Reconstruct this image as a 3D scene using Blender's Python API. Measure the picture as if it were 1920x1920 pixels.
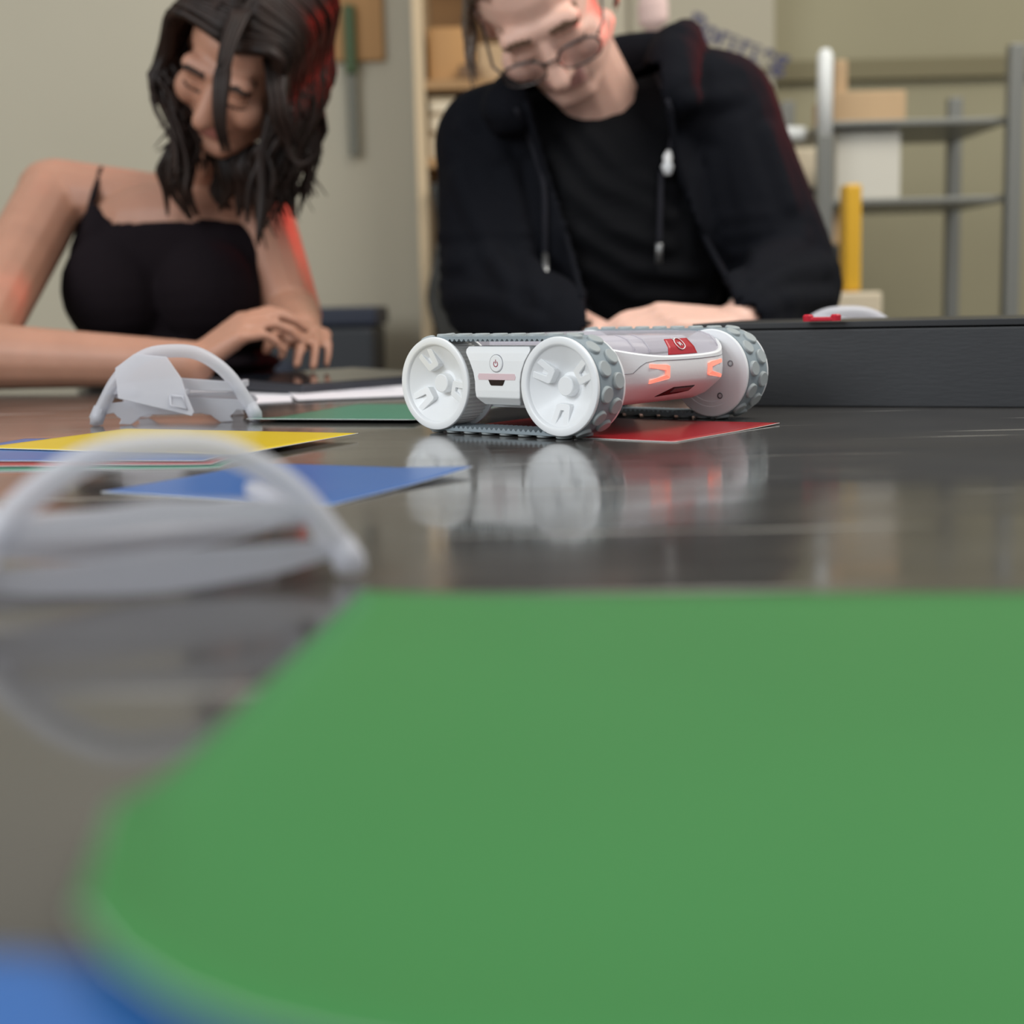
import bpy, bmesh, math, random
from mathutils import Vector, Matrix, Euler
from mathutils.bvhtree import BVHTree
random.seed(7)
for o in list(bpy.data.objects): bpy.data.objects.remove(o)
scene = bpy.context.scene
C = scene.collection
PI = math.pi

# ------------------------------------------------------------------ camera
F_PX, PITCH, ROLL, CAM_H = 2667.0, 0.1442, 0.024, 0.0915
cd = bpy.data.cameras.new('camera'); cam = bpy.data.objects.new('camera', cd); C.objects.link(cam)
cd.sensor_fit = 'HORIZONTAL'; cd.sensor_width = 36.0; cd.lens = 36.0 * F_PX / 1920.0
cam.location = (0, 0, CAM_H)
cam.matrix_world = Matrix.Translation((0, 0, CAM_H)) @ Matrix.Rotation(PI/2 - PITCH, 4, 'X') @ Matrix.Rotation(-ROLL, 4, 'Z')
cd.clip_start = 0.02; cd.clip_end = 50
cd.dof.use_dof = True; cd.dof.focus_distance = 1.02; cd.dof.aperture_fstop = 4.6; cd.dof.aperture_blades = 0
scene.camera = cam

# ------------------------------------------------------------------ world, lights, exposure
scene.view_settings.view_transform = 'Standard'; scene.view_settings.look = 'None'
scene.view_settings.gamma = 1.0; scene.view_settings.use_curve_mapping = False
scene.view_settings.exposure = 0.0
w = bpy.data.worlds.new('world'); scene.world = w; w.use_nodes = True
w.node_tree.nodes['Background'].inputs[0].default_value = (0.93, 0.96, 1.0, 1)
w.node_tree.nodes['Background'].inputs[1].default_value = 0.55
def area(name, loc, target, sx, sy, energy, color):
    l = bpy.data.lights.new(name, 'AREA'); l.shape = 'RECTANGLE'; l.size = sx; l.size_y = sy
    l.energy = energy; l.color = color
    o = bpy.data.objects.new(name, l); C.objects.link(o); o.location = loc
    o.rotation_euler = (Vector(target) - Vector(loc)).to_track_quat('-Z', 'Y').to_euler()
    return o
area('window_daylight', (-2.3, -0.9, 1.5), (0, 1.2, 0.1), 2.2, 1.7, 72, (0.90, 0.96, 1.0))
area('rear_fill', (1.4, 1.2, 2.3), (0.2, 2.6, 0.2), 2.0, 1.2, 60, (1.0, 0.96, 0.88))  # added fill light that brightens the back wall and people
rl = bpy.data.lights.new('red_lamp_light', 'SPOT'); rl.energy = 170; rl.color = (1.0, 0.03, 0.02)
rl.spot_size = math.radians(29); rl.spot_blend = 0.4; rl.shadow_soft_size = 0.12
ro = bpy.data.objects.new('red_lamp_light', rl); C.objects.link(ro); ro.location = (1.9, 2.95, 0.92)
ro.rotation_euler = (Vector((-0.08, 1.99, 0.57)) - Vector(ro.location)).to_track_quat('-Z', 'Y').to_euler()

# ------------------------------------------------------------------ pixel helpers (1920 x 1920 frame)
def ray(px, py):
    a, b = px - 960, py - 960
    cr, sr = math.cos(ROLL), math.sin(ROLL)
    X, Y = a*cr - b*sr, a*sr + b*cr
    x, up = X/F_PX, -Y/F_PX
    c, s = math.cos(PITCH), math.sin(PITCH)
    return Vector((x, c + up*s, -s + up*c))
EYE = Vector((0, 0, CAM_H))
def at(px, py, z=0.0):
    d = ray(px, py); return EYE + d*((z - CAM_H)/d.z)
def atY(px, py, Y):
    d = ray(px, py); return EYE + d*(Y/d.y)
def proj(p):
    p = Vector(p) - EYE; c, s = math.cos(PITCH), math.sin(PITCH)
    fw = p.y*c - p.z*s; up = p.y*s + p.z*c
    X, Y = p.x/fw*F_PX, -up/fw*F_PX
    cr, sr = math.cos(ROLL), math.sin(ROLL)
    return 960 + X*cr + Y*sr, 960 - X*sr + Y*cr

# ------------------------------------------------------------------ materials
M = {}
def mat(name, col, rough=0.5, metal=0.0, spec=0.5, trans=0.0, emit=None, estr=0.0, noise=None, bump=None, coat=0.0, sss=0.0, sheen=0.0, ior=1.5):
    """noise=(scale, amount[, stretch xyz]) varies the base colour; bump=(scale, strength[, stretch])"""
    m = bpy.data.materials.new(name); m.use_nodes = True; M[name] = m
    nt = m.node_tree; b = nt.nodes['Principled BSDF']
    b.inputs['Base Color'].default_value = (*col, 1); b.inputs['Roughness'].default_value = rough
    b.inputs['Metallic'].default_value = metal; b.inputs['Specular IOR Level'].default_value = spec
    b.inputs['Transmission Weight'].default_value = trans; b.inputs['Coat Weight'].default_value = coat
    b.inputs['IOR'].default_value = ior
    if sss: b.inputs['Subsurface Weight'].default_value = sss; b.inputs['Subsurface Radius'].default_value = (0.012, 0.005, 0.003); b.inputs['Subsurface Scale'].default_value = 1.0
    if sheen: b.inputs['Sheen Weight'].default_value = sheen
    if emit: b.inputs['Emission Color'].default_value = (*emit, 1); b.inputs['Emission Strength'].default_value = estr
    def tex(scale, st, detail=5):
        tc = nt.nodes.new('ShaderNodeTexCoord'); mp = nt.nodes.new('ShaderNodeMapping'); mp.inputs['Scale'].default_value = st
        n = nt.nodes.new('ShaderNodeTexNoise'); n.inputs['Scale'].default_value = scale; n.inputs['Detail'].default_value = detail
        nt.links.new(tc.outputs['Object'], mp.inputs[0]); nt.links.new(mp.outputs[0], n.inputs['Vector']); return n
    if noise:
        n = tex(noise[0], noise[2] if len(noise) > 2 else (1, 1, 1))
        r = nt.nodes.new('ShaderNodeValToRGB'); a = noise[1]
        r.color_ramp.elements[0].position = 0.3; r.color_ramp.elements[1].position = 0.7
        r.color_ramp.elements[0].color = (*[max(0, c*(1 - a)) for c in col], 1)
        r.color_ramp.elements[1].color = (*[min(1, c*(1 + a)) for c in col], 1)
        nt.links.new(n.outputs['Fac'], r.inputs[0]); nt.links.new(r.outputs[0], b.inputs['Base Color'])
    if bump:
        n = tex(bump[0], bump[2] if len(bump) > 2 else (1, 1, 1))
        bp = nt.nodes.new('ShaderNodeBump'); bp.inputs['Strength'].default_value = bump[1]; bp.inputs['Distance'].default_value = 0.01
        nt.links.new(n.outputs['Fac'], bp.inputs['Height']); nt.links.new(bp.outputs[0], b.inputs['Normal'])
    return m
mat('wall_paint', (0.50, 0.46, 0.36), 0.8, noise=(1.2, 0.05))
mat('wall_olive', (0.30, 0.27, 0.17), 0.8, noise=(1.5, 0.06))
mat('floor_concrete', (0.30, 0.28, 0.25), 0.7, noise=(3, 0.15))
mat('white_plastic', (0.86, 0.87, 0.88), 0.35, bump=(400, 0.02))
mat('white_gloss', (0.86, 0.87, 0.88), 0.25)
mat('tread_rubber', (0.26, 0.31, 0.34), 0.6)
mat('tread_dot', (0.36, 0.395, 0.40), 0.5)
mat('drum_plastic', (0.90, 0.89, 0.86), 0.2)
mat('gap_dark', (0.05, 0.05, 0.055), 0.6)
mat('black_gloss', (0.02, 0.012, 0.012), 0.12)
mat('lens_glass', (0.16, 0.15, 0.15), 0.1)
mat('red_tag', (0.46, 0.012, 0.022), 0.35)
mat('print_white', (0.85, 0.85, 0.85), 0.5)
mat('icon_red', (0.28, 0.03, 0.06), 0.5, emit=(0.8, 0.05, 0.1), estr=0.05)
mat('led_bar', (0.66, 0.55, 0.58), 0.35, emit=(1.0, 0.12, 0.14), estr=0.06)
mat('headlight', (0.95, 0.45, 0.36), 0.35, emit=(1.0, 0.16, 0.09), estr=0.75)
mat('steel_screw', (0.75, 0.77, 0.79), 0.35, metal=0.6)
mat('seam', (0.25, 0.25, 0.27), 0.6)
mat('paper_white', (0.80, 0.78, 0.82), 0.6, noise=(30, 0.02))
mat('paper_print', (0.55, 0.53, 0.58), 0.6)
for n, c in dict(green=(0.043, 0.215, 0.056), blue=(0.028, 0.13, 0.40), yellow=(0.72, 0.52, 0.008), red=(0.34, 0.010, 0.016), teal=(0.025, 0.215, 0.135)).items():
    mat('card_'+n, c, 0.45 if n == 'green' else 0.28, spec=0.35 if n == 'green' else 0.5, noise=(6, 0.03))
mat('card_edge', (0.75, 0.75, 0.72), 0.6)
mat('box_card', (0.030, 0.031, 0.034), 0.55, noise=(9, 0.12), bump=(90, 0.05, (1, 1, 6)))
mat('box_lid', (0.018, 0.018, 0.02), 0.4)
mat('red_plastic', (0.55, 0.01, 0.03), 0.25)
mat('skin_pale', (0.76, 0.47, 0.37), 0.5, sss=0.15, noise=(25, 0.06))
mat('skin_tan', (0.47, 0.235, 0.155), 0.5, sss=0.15, noise=(25, 0.06))
mat('lip_pale', (0.60, 0.30, 0.26), 0.4); mat('lip_tan', (0.40, 0.15, 0.12), 0.4)
mat('brow_brown', (0.16, 0.09, 0.055), 0.7); mat('brow_dark', (0.03, 0.018, 0.014), 0.7)
mat('hair_dark', (0.018, 0.0085, 0.0055), 0.5, spec=0.3, noise=(60, 0.5, (1, 1, 0.1)))
mat('hair_brown', (0.11, 0.07, 0.045), 0.4, noise=(60, 0.4, (1, 1, 0.1)))
mat('hoodie_black', (0.0075, 0.0080, 0.0108), 0.85, spec=0.06, bump=(14, 0.7, (1, 1, 0.45)))
mat('tee_black', (0.0070, 0.0072, 0.0084), 0.85, spec=0.06, bump=(9, 0.8, (0.5, 1, 1.6)))
mat('cord_black', (0.02, 0.02, 0.025), 0.8, spec=0.06)
mat('tank_black', (0.012, 0.0085, 0.0105), 0.85, spec=0.06, bump=(9, 0.5, (0.5, 1, 1.4)))
mat('trousers_navy', (0.015, 0.02, 0.035), 0.9, spec=0.06)
mat('shoe_dark', (0.02, 0.02, 0.02), 0.7)
mat('glasses_frame', (0.10, 0.085, 0.08), 0.3, metal=0.7)
mat('cord_tip', (0.25, 0.25, 0.25), 0.3, metal=0.6)
mat('screen_glass', (0.012, 0.014, 0.02), 0.05, spec=0.6)
mat('tablet_body', (0.02, 0.022, 0.03), 0.35)
mat('wood_board', (0.42, 0.22, 0.075), 0.6, noise=(6, 0.2, (1, 1, 0.15)))
mat('wood_pale', (0.58, 0.44, 0.27), 0.6, noise=(8, 0.1, (1, 1, 0.2)))
mat('wood_brown', (0.34, 0.19, 0.075), 0.6, noise=(8, 0.2, (0.2, 1, 1)))
mat('wood_dark', (0.16, 0.08, 0.03), 0.6)
mat('cream_box', (0.68, 0.58, 0.42), 0.6, noise=(5, 0.06))
mat('cardboard', (0.46, 0.31, 0.17), 0.7, noise=(6, 0.1))
mat('tool_green', (0.045, 0.085, 0.022), 0.5); mat('tool_grey', (0.13, 0.125, 0.095), 0.4, metal=0.3)
mat('tool_navy', (0.045, 0.05, 0.075), 0.5); mat('tool_light', (0.30, 0.30, 0.31), 0.4, metal=0.3)
mat('bin_navy', (0.012, 0.017, 0.034), 0.5); mat('bin_grey', (0.022, 0.025, 0.03), 0.5)
mat('metal_rack', (0.20, 0.20, 0.18), 0.4, metal=0.4); mat('white_pipe', (0.80, 0.81, 0.78), 0.35)
mat('yellow_paint', (0.72, 0.40, 0.02), 0.45); mat('dark_rubber', (0.025, 0.025, 0.022), 0.6)
mat('cap_blue', (0.10, 0.12, 0.28), 0.4); mat('bottle_pale', (0.50, 0.50, 0.42), 0.4)
mat('sign_panel', (0.37, 0.335, 0.25), 0.7); mat('sign_ink', (0.045, 0.045, 0.10), 0.6)
mat('tub_cream', (0.60, 0.57, 0.49), 0.5)
mat('pink_cloth', (0.72, 0.52, 0.47), 0.8)
mat('stool_wood', (0.30, 0.2, 0.1), 0.5)
# clear / frosted plastics
def frosted(name, col, rough, opac):
    m = bpy.data.materials.new(name); m.use_nodes = True; M[name] = m; nt = m.node_tree
    for n in list(nt.nodes): nt.nodes.remove(n)
    out = nt.nodes.new('ShaderNodeOutputMaterial')
    p = nt.nodes.new('ShaderNodeBsdfPrincipled'); p.inputs['Base Color'].default_value = (*col, 1); p.inputs['Roughness'].default_value = rough
    t = nt.nodes.new('ShaderNodeBsdfTranslucent'); t.inputs[0].default_value = (*col, 1)
    tr = nt.nodes.new('ShaderNodeBsdfTransparent'); tr.inputs[0].default_value = (0.93, 0.93, 0.95, 1)
    m1 = nt.nodes.new('ShaderNodeMixShader'); m1.inputs[0].default_value = 0.4
    nt.links.new(p.outputs[0], m1.inputs[1]); nt.links.new(t.outputs[0], m1.inputs[2])
    m2 = nt.nodes.new('ShaderNodeMixShader'); m2.inputs[0].default_value = opac
    nt.links.new(tr.outputs[0], m2.inputs[1]); nt.links.new(m1.outputs[0], m2.inputs[2])
    nt.links.new(m2.outputs[0], out.inputs[0])
frosted('cage_plastic', (0.82, 0.82, 0.86), 0.28, 0.68)
frosted('cover_plastic', (0.74, 0.71, 0.75), 0.22, 0.52)
frosted('lens_clear', (0.9, 0.9, 0.9), 0.05, 0.035)
# scratched steel worktop
def steel():
    m = mat('bench_steel', (0.10, 0.095, 0.088), 0.2, metal=0.35, spec=0.5); nt = m.node_tree; b = nt.nodes['Principled BSDF']
    tc = nt.nodes.new('ShaderNodeTexCoord')
    def noise(sc, st, det, rz=0):
        mp = nt.nodes.new('ShaderNodeMapping'); mp.inputs['Scale'].default_value = st; mp.inputs['Rotation'].default_value = (0, 0, rz)
        n = nt.nodes.new('ShaderNodeTexNoise'); n.inputs['Scale'].default_value = sc; n.inputs['Detail'].default_value = det
        nt.links.new(tc.outputs['Object'], mp.inputs[0]); nt.links.new(mp.outputs[0], n.inputs['Vector']); return n
    def ramp(n, p0, p1, c0, c1):
        r = nt.nodes.new('ShaderNodeValToRGB'); e = r.color_ramp.elements
        e[0].position = p0; e[1].position = p1; e[0].color = (*c0, 1); e[1].color = (*c1, 1)
        nt.links.new(n.outputs['Fac'], r.inputs[0]); return r
    n1 = noise(5, (1, 1, 1), 6)
    r1 = ramp(n1, 0.35, 0.68, (0.075, 0.07, 0.066), (0.125, 0.118, 0.108))
    n2 = noise(60, (0.08, 1.0, 1), 6, 0.35); r2 = ramp(n2, 0.63, 0.71, (0, 0, 0), (1, 1, 1))
    mx = nt.nodes.new('ShaderNodeMix'); mx.data_type = 'RGBA'
    nt.links.new(r2.outputs[0], mx.inputs['Factor']); nt.links.new(r1.outputs[0], mx.inputs['A']); mx.inputs['B'].default_value = (0.27, 0.26, 0.24, 1)
    nt.links.new(mx.outputs['Result'], b.inputs['Base Color'])
    n3 = noise(9, (0.5, 1.3, 1), 6, -0.2); r3 = ramp(n3, 0.35, 0.7, (0.075, 0.075, 0.075), (0.19, 0.19, 0.19))
    ad = nt.nodes.new('ShaderNodeMath'); ad.operation = 'MULTIPLY_ADD'; ad.inputs[1].default_value = 0.2
    nt.links.new(r2.outputs[0], ad.inputs[0]); nt.links.new(r3.outputs[0], ad.inputs[2]); nt.links.new(ad.outputs[0], b.inputs['Roughness'])
    bp = nt.nodes.new('ShaderNodeBump'); bp.inputs['Strength'].default_value = 0.05; bp.inputs['Distance'].default_value = 0.004
    n4 = noise(22, (0.35, 1.0, 1), 4, 0.1); nt.links.new(n4.outputs['Fac'], bp.inputs['Height']); nt.links.new(bp.outputs[0], b.inputs['Normal'])
steel()

# ------------------------------------------------------------------ mesh helpers
def link(name, me, m=None, parent=None, smooth=False, bevel=0.0, angle=0.6):
    o = bpy.data.objects.new(name, me); C.objects.link(o)
    if m:
        for k in (m if isinstance(m, (list, tuple)) else [m]): me.materials.append(M[k])
    if smooth:
        for p in me.polygons: p.use_smooth = True
    if bevel:
        b = o.modifiers.new('bevel', 'BEVEL'); b.width = bevel; b.segments = 2; b.limit_method = 'ANGLE'; b.angle_limit = angle
    if parent: o.parent = parent
    return o
def tag(o, label=None, cat=None, group=None, kind=None):
    if label: o['label'] = label
    if cat: o['category'] = cat
    if group: o['group'] = group
    if kind: o['kind'] = kind
    return o
def empty(name, loc=(0, 0, 0), rz=0.0):
    o = bpy.data.objects.new(name, None); C.objects.link(o); o.location = loc; o.rotation_euler = (0, 0, rz); o.empty_display_size = 0.05
    return o
class MB:
    def __init__(s): s.v, s.f = [], []
    def add(s, vs, fs):
        k = len(s.v); s.v += [tuple(x) for x in vs]; s.f += [tuple(i + k for i in f) for f in fs]; return s
    def box(s, c, d, rot=None):
        c = Vector(c); R = rot or Matrix.Identity(3); vs = []
        for x in (-1, 1):
            for y in (-1, 1):
                for z in (-1, 1): vs.append(c + R @ Vector((x*d[0]/2, y*d[1]/2, z*d[2]/2)))
        return s.add(vs, [(0, 1, 3, 2), (4, 6, 7, 5), (0, 4, 5, 1), (2, 3, 7, 6), (0, 2, 6, 4), (1, 5, 7, 3)])
    def tube(s, pts, rads, n=8, flat=1.0):
        pts = [Vector(p) for p in pts]; k = len(pts)
        if not isinstance(rads, (list, tuple)): rads = [rads]*k
        up = Vector((0.13, 0.21, 0.97)); vs = []
        for i, p in enumerate(pts):
            t = (pts[min(i + 1, k - 1)] - pts[max(i - 1, 0)]).normalized()
            a = t.cross(up)
            if a.length < 1e-3: a = t.cross(Vector((1, 0, 0)))
            a.normalize(); b = t.cross(a)
            for j in range(n):
                q = 2*PI*j/n; vs.append(p + a*(math.cos(q)*rads[i]) + b*(math.sin(q)*rads[i]*flat))
        fs = [tuple(range(n))[::-1], tuple(range((k - 1)*n, k*n))]
        for i in range(k - 1):
            for j in range(n):
                j2 = (j + 1) % n; fs.append((i*n + j, i*n + j2, (i + 1)*n + j2, (i + 1)*n + j))
        return s.add(vs, fs)
    def lathe(s, prof, n=64, axis='y', c=(0, 0, 0)):
        """prof: (r, h) list, closed on the axis where r == 0"""
        vs, fs, rings = [], [], []
        for r, h in prof:
            if r < 1e-6: rings.append([len(vs)]); vs.append((0, h, 0))
            else:
                rings.append(list(range(len(vs), len(vs) + n)))
                for j in range(n):
                    q = 2*PI*j/n; vs.append((r*math.cos(q), h, r*math.sin(q)))
        for a, b in zip(rings, rings[1:]):
            for j in range(n):
                j2 = (j + 1) % n
                if len(a) == 1 and len(b) == 1: continue
                if len(a) == 1: fs.append((a[0], b[j2], b[j]))
                elif len(b) == 1: fs.append((a[j], a[j2], b[0]))
                else: fs.append((a[j], a[j2], b[j2], b[j]))
        if axis == 'z': vs = [(x, z, y) for x, y, z in vs]
        if axis == 'x': vs = [(y, x, z) for x, y, z in vs]
        return s.add([(x + c[0], y + c[1], z + c[2]) for x, y, z in vs], fs)
    def prism(s, poly, fn0, fn1):
        """poly of 2-D points; fn0/fn1 map a point to the two end faces"""
        n = len(poly); vs = [fn0(*p) for p in poly] + [fn1(*p) for p in poly]
        return s.add(vs, [tuple(range(n)), tuple(range(n, 2*n))[::-1]] + [(i, i + n, (i + 1) % n + n, (i + 1) % n) for i in range(n)])
    def cap(s, p0, p1, r0, r1=None, n=14):
        p0, p1 = Vector(p0), Vector(p1); r1 = r0 if r1 is None else r1
        d = p1 - p0; t = d.normalized() if d.length > 1e-6 else Vector((0, 0, 1))
        pts, rr = [], []
        for k in range(6):
            a = -PI/2 + PI/2*k/5; pts.append(p0 + t*math.sin(a)*r0); rr.append(max(1e-4, r0*math.cos(a)))
        for k in range(6):
            a = PI/2*k/5; pts.append(p1 + t*math.sin(a)*r1); rr.append(max(1e-4, r1*math.cos(a)))
        a = t.cross(Vector((0.13, 0.21, 0.97))); a.normalize(); b = t.cross(a); vs, fs = [], []
        for p, r in zip(pts, rr):
            for j in range(n):
                q = 2*PI*j/n; vs.append(p + a*math.cos(q)*r + b*math.sin(q)*r)
        k = len(pts)
        fs = [tuple(range(n))[::-1], tuple(range((k - 1)*n, k*n))]
        for i in range(k - 1):
            for j in range(n):
                j2 = (j + 1) % n; fs.append((i*n + j, i*n + j2, (i + 1)*n + j2, (i + 1)*n + j))
        return s.add(vs, fs)
    def ell(s, c, r, mtx=None, n=20):
        c = Vector(c); vs, fs = [], []
        for i in range(n//2 + 1):
            a = -PI/2 + PI*i/(n//2); ca = max(math.cos(a), 1e-3)
            for j in range(n):
                q = 2*PI*j/n; vs.append(c + Vector((r[0]*ca*math.cos(q), r[1]*ca*math.sin(q), r[2]*math.sin(a))))
        fs = [tuple(range(n))[::-1], tuple(range((n//2)*n, (n//2 + 1)*n))]
        for i in range(n//2):
            for j in range(n):
                j2 = (j + 1) % n; fs.append((i*n + j, i*n + j2, (i + 1)*n + j2, (i + 1)*n + j))
        if mtx is not None: vs = [mtx @ v for v in vs]
        return s.add(vs, fs)
    def xf(s, mtx): s.v = [tuple(mtx @ Vector(v)) for v in s.v]; return s
    def mesh(s, name='m', recalc=True):
        me = bpy.data.meshes.new(name); me.from_pydata(s.v, [], s.f); me.validate()
        if recalc:
            bm = bmesh.new(); bm.from_mesh(me); bmesh.ops.recalc_face_normals(bm, faces=bm.faces); bm.to_mesh(me); bm.free()
        return me
    def build(s, name, m, parent=None, smooth=False, bevel=0.0, angle=0.6, edge=None):
        o = link(name, s.mesh(name), m, parent, smooth, bevel, angle)
        if smooth and edge: o.data.set_sharp_from_angle(angle=edge)
        return o
def blob(mb, voxel, smooth=4, fac=0.5):
    """union of closed lumps as ONE continuous surface"""
    me = mb.mesh('lump'); o = bpy.data.objects.new('lump', me); C.objects.link(o)
    r = o.modifiers.new('r', 'REMESH'); r.mode = 'VOXEL'; r.voxel_size = voxel
    sm = o.modifiers.new('s', 'SMOOTH'); sm.iterations = smooth; sm.factor = fac
    dg = bpy.context.evaluated_depsgraph_get(); dg.update()
    res = bpy.data.meshes.new_from_object(o.evaluated_get(dg))
    bpy.data.objects.remove(o); bpy.data.meshes.remove(me)
    return res
def cut(me, test):
    """delete faces whose centre passes test"""
    bm = bmesh.new(); bm.from_mesh(me)
    bmesh.ops.delete(bm, geom=[f for f in bm.faces if test(f.calc_center_median())], context='FACES')
    bm.to_mesh(me); bm.free(); return me
def spline(pts, n):
    """Catmull-Rom through points, n samples per span"""
    P = [Vector(p) for p in pts]; P = [P[0]*2 - P[1]] + P + [P[-1]*2 - P[-2]]; out = []
    for i in range(1, len(P) - 2):
        a, b, c, d = P[i - 1], P[i], P[i + 1], P[i + 2]
        for k in range(n):
            t = k/n; out.append(0.5*((2*b) + (c - a)*t + (2*a - 5*b + 4*c - d)*t*t + (3*b - a - 3*c + d)*t**3))
    return out + [P[-2]]

# ================================================================== the setting
FLOOR_Z = -0.76
def struct(name, c, d, m):
    o = MB().box(c, d).build(name, m); o['kind'] = 'structure'; return o
struct('floor', (0, 0.9, FLOOR_Z - 0.05), (6.4, 6.2, 0.1), 'floor_concrete')
WALL_Y = 3.8
sx = atY(1452, 60, WALL_Y).x
struct('wall_back', ((-3.2 + sx)/2, WALL_Y + 0.06, 0.95), (sx + 3.2, 0.12, 3.42), 'wall_paint')
o = struct('wall_right', ((sx + 3.2)/2, WALL_Y + 0.20, 0.95), (3.2 - sx, 0.12, 3.42), 'wall_olive')
struct('wall_left', (-3.26, 0.9, 0.95), (0.12, 6.0, 3.42), 'wall_paint')
# dado band on the olive wall
a = atY(1420, 118, WALL_Y + 0.13); b = atY(1530, 152, WALL_Y + 0.13)
mat('band_dark', (0.17, 0.145, 0.075), 0.7)
struct('trim_1', ((sx + 2.2)/2 + 0.02, WALL_Y + 0.125, (a.z + b.z)/2), (2.2 - sx, 0.03, a.z - b.z), 'band_dark')

# ================================================================== workbench
bench = empty('workbench', (0, 0.75, FLOOR_Z))
tag(bench, 'long workbench with a scratched dark steel top', 'table')
T1, T0 = 1.84, -0.30
MB().box((0, (T0 + T1)/2 - 0.75, -FLOOR_Z - 0.006), (2.6, T1 - T0, 0.012)).build('tabletop', 'bench_steel', bench, bevel=0.002)
MB().box((0, T1 - 0.06 - 0.75, -FLOOR_Z - 0.05), (2.3, 0.04, 0.07)).build('apron', 'metal_rack', bench)
MB().box((0, T0 + 0.06 - 0.75, -FLOOR_Z - 0.05), (2.3, 0.04, 0.07)).build('apron', 'metal_rack', bench)
for x in (-1.2, 1.2):
    for y in (T0 + 0.06, T1 - 0.06):
        MB().box((x, y - 0.75, (-FLOOR_Z - 0.015)/2), (0.05, 0.05, -FLOOR_Z - 0.015)).build('leg', 'metal_rack', bench)

# ================================================================== robot rover
PHI = 0.7217
U = Vector((math.cos(PHI), -math.sin(PHI), 0)); V = Vector((math.sin(PHI), math.cos(PHI), 0))
RO = Vector((0.0333, 0.9643, 0)) - 0.0587*U + 0.108*V
rover = empty('robot_rover', RO + Vector((0, 0, 0.0002)), -PHI)
tag(rover, 'white four-wheeled robot rover with grey studded treads and glowing red lights', 'robot')
AX, AZ, RB, RFL = 0.0587, 0.0360, 0.0341, 0.0338     # axle x, axle height, belt radius, flange radius
def wheel_mesh():
    m = MB()
    m.lathe([(0, 0.0075), (0.0062, 0.0075), (0.0068, 0.0081), (0.0074, 0.0138), (0.0095, 0.0142), (0.0274, 0.0024), (0.0279, 0.0012), (0.0286, 0.0004), (0.0294, 0), (0.0325, 0),
             (0.0334, 0.0003), (0.0338, 0.0010), (0.0338, 0.0024), (0.0334, 0.0027), (0.0290, 0.0030), (0.0290, 0.0282), (0.0334, 0.0286), (0.0338, 0.0290),
             (0.0338, 0.0306), (0.0330, 0.0312), (0.0262, 0.0312), (0.0260, 0.0306), (0.0222, 0.0306), (0.0220, 0.0300), (0, 0.0300)], 96)
    return m.mesh('wheel')
def drum_mesh():
    n = 54; m = MB(); vs = []; fs = []
    for y in (0.0028, 0.0284):
        for i in range(n*4):
            r = (0.0309, 0.0309, 0.0296, 0.0296)[i % 4]; q = 2*PI*i/(n*4); vs.append((r*math.cos(q), y, r*math.sin(q)))
    k = n*4
    fs = [(i, (i + 1) % k, (i + 1) % k + k, i + k) for i in range(k)]
    return m.add(vs, fs).mesh('drum')
def spoke_mesh():
    m = MB(); poly = [(0.0272, 0.0080), (0.0132, 0.0058), (0.0120, 0.0046), (0.0120, -0.0046), (0.0132, -0.0058), (0.0272, -0.0080), (0.0272, -0.0034), (0.0165, -0.0014), (0.0165, 0.0014), (0.0272, 0.0034)]
    dep = lambda r: 0.0028 + 0.0038*(0.0272 - r)/0.0152
    m.prism(poly, lambda r, t: (r, dep(r), t), lambda r, t: (r, 0.0145 - max(0, (r - 0.0095))*0.62, t))
    # shallow floor of the slot
    m.prism([(0.0268, 0.0034), (0.0165, 0.0014), (0.0165, -0.0014), (0.0268, -0.0034)], lambda r, t: (r, dep(r) + 0.0022, t), lambda r, t: (r, 0.0140 - max(0, (r - 0.0095))*0.62, t))
    return m.mesh('spoke')
WM, DM, SM = wheel_mesh(), drum_mesh(), spoke_mesh()
for me, k in ((WM, 'white_gloss'), (DM, 'drum_plastic'), (SM, 'white_gloss')): me.materials.append(M[k])
for p in WM.polygons: p.use_smooth = True
WM.set_sharp_from_angle(angle=0.5)
screw_me = MB().lathe([(0, -0.0004), (0.0010, -0.0004), (0.0014, 0.0), (0.0014, 0.003), (0, 0.003)], 16).mesh('screw'); screw_me.materials.append(M['steel_screw'])
for sx_, side, spokes in ((-1, -1, (2.05, -0.25, 3.75)), (1, -1, (2.62, 0.50, 4.62)), (-1, 1, (1.2, 3.3, 5.4)), (1, 1, (0.6, 2.7, 4.8))):
    wo = bpy.data.objects.new('wheel', WM); C.objects.link(wo); wo.parent = rover
    wo.location = (sx_*AX, side*0.108, AZ); wo.rotation_euler = (0, 0, 0 if side < 0 else PI)
    d = bpy.data.objects.new('drum', DM); C.objects.link(d); d.parent = wo
    for q in spokes:
        s_ = bpy.data.objects.new('spoke', SM); C.objects.link(s_); s_.parent = wo; s_.rotation_euler = (0, -q, 0)
        b = s_.modifiers.new('b', 'BEVEL'); b.width = 0.0005; b.segments = 2
    for q in ((2.75, 4.25) if sx_ > 0 else (0.4, 5.0)):                      # screws of the inner hub plate
        sc = bpy.data.objects.new('screw', screw_me); C.objects.link(sc); sc.parent = wo
        sc.location = (0.0195*math.cos(q), 0.0298, 0.0195*math.sin(q)); sc.rotation_euler = (PI, 0, 0)
        m = MB().lathe([(0.0022, 0.0299), (0.0024, 0.0303), (0.0018, 0.0303), (0.0016, 0.0299)], 20)
        m.build('screw_hole', 'gap_dark' if q > 3 else 'seam', wo, smooth=True).location = (0.0195*math.cos(q), 0.0003, 0.0195*math.sin(q))
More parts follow.
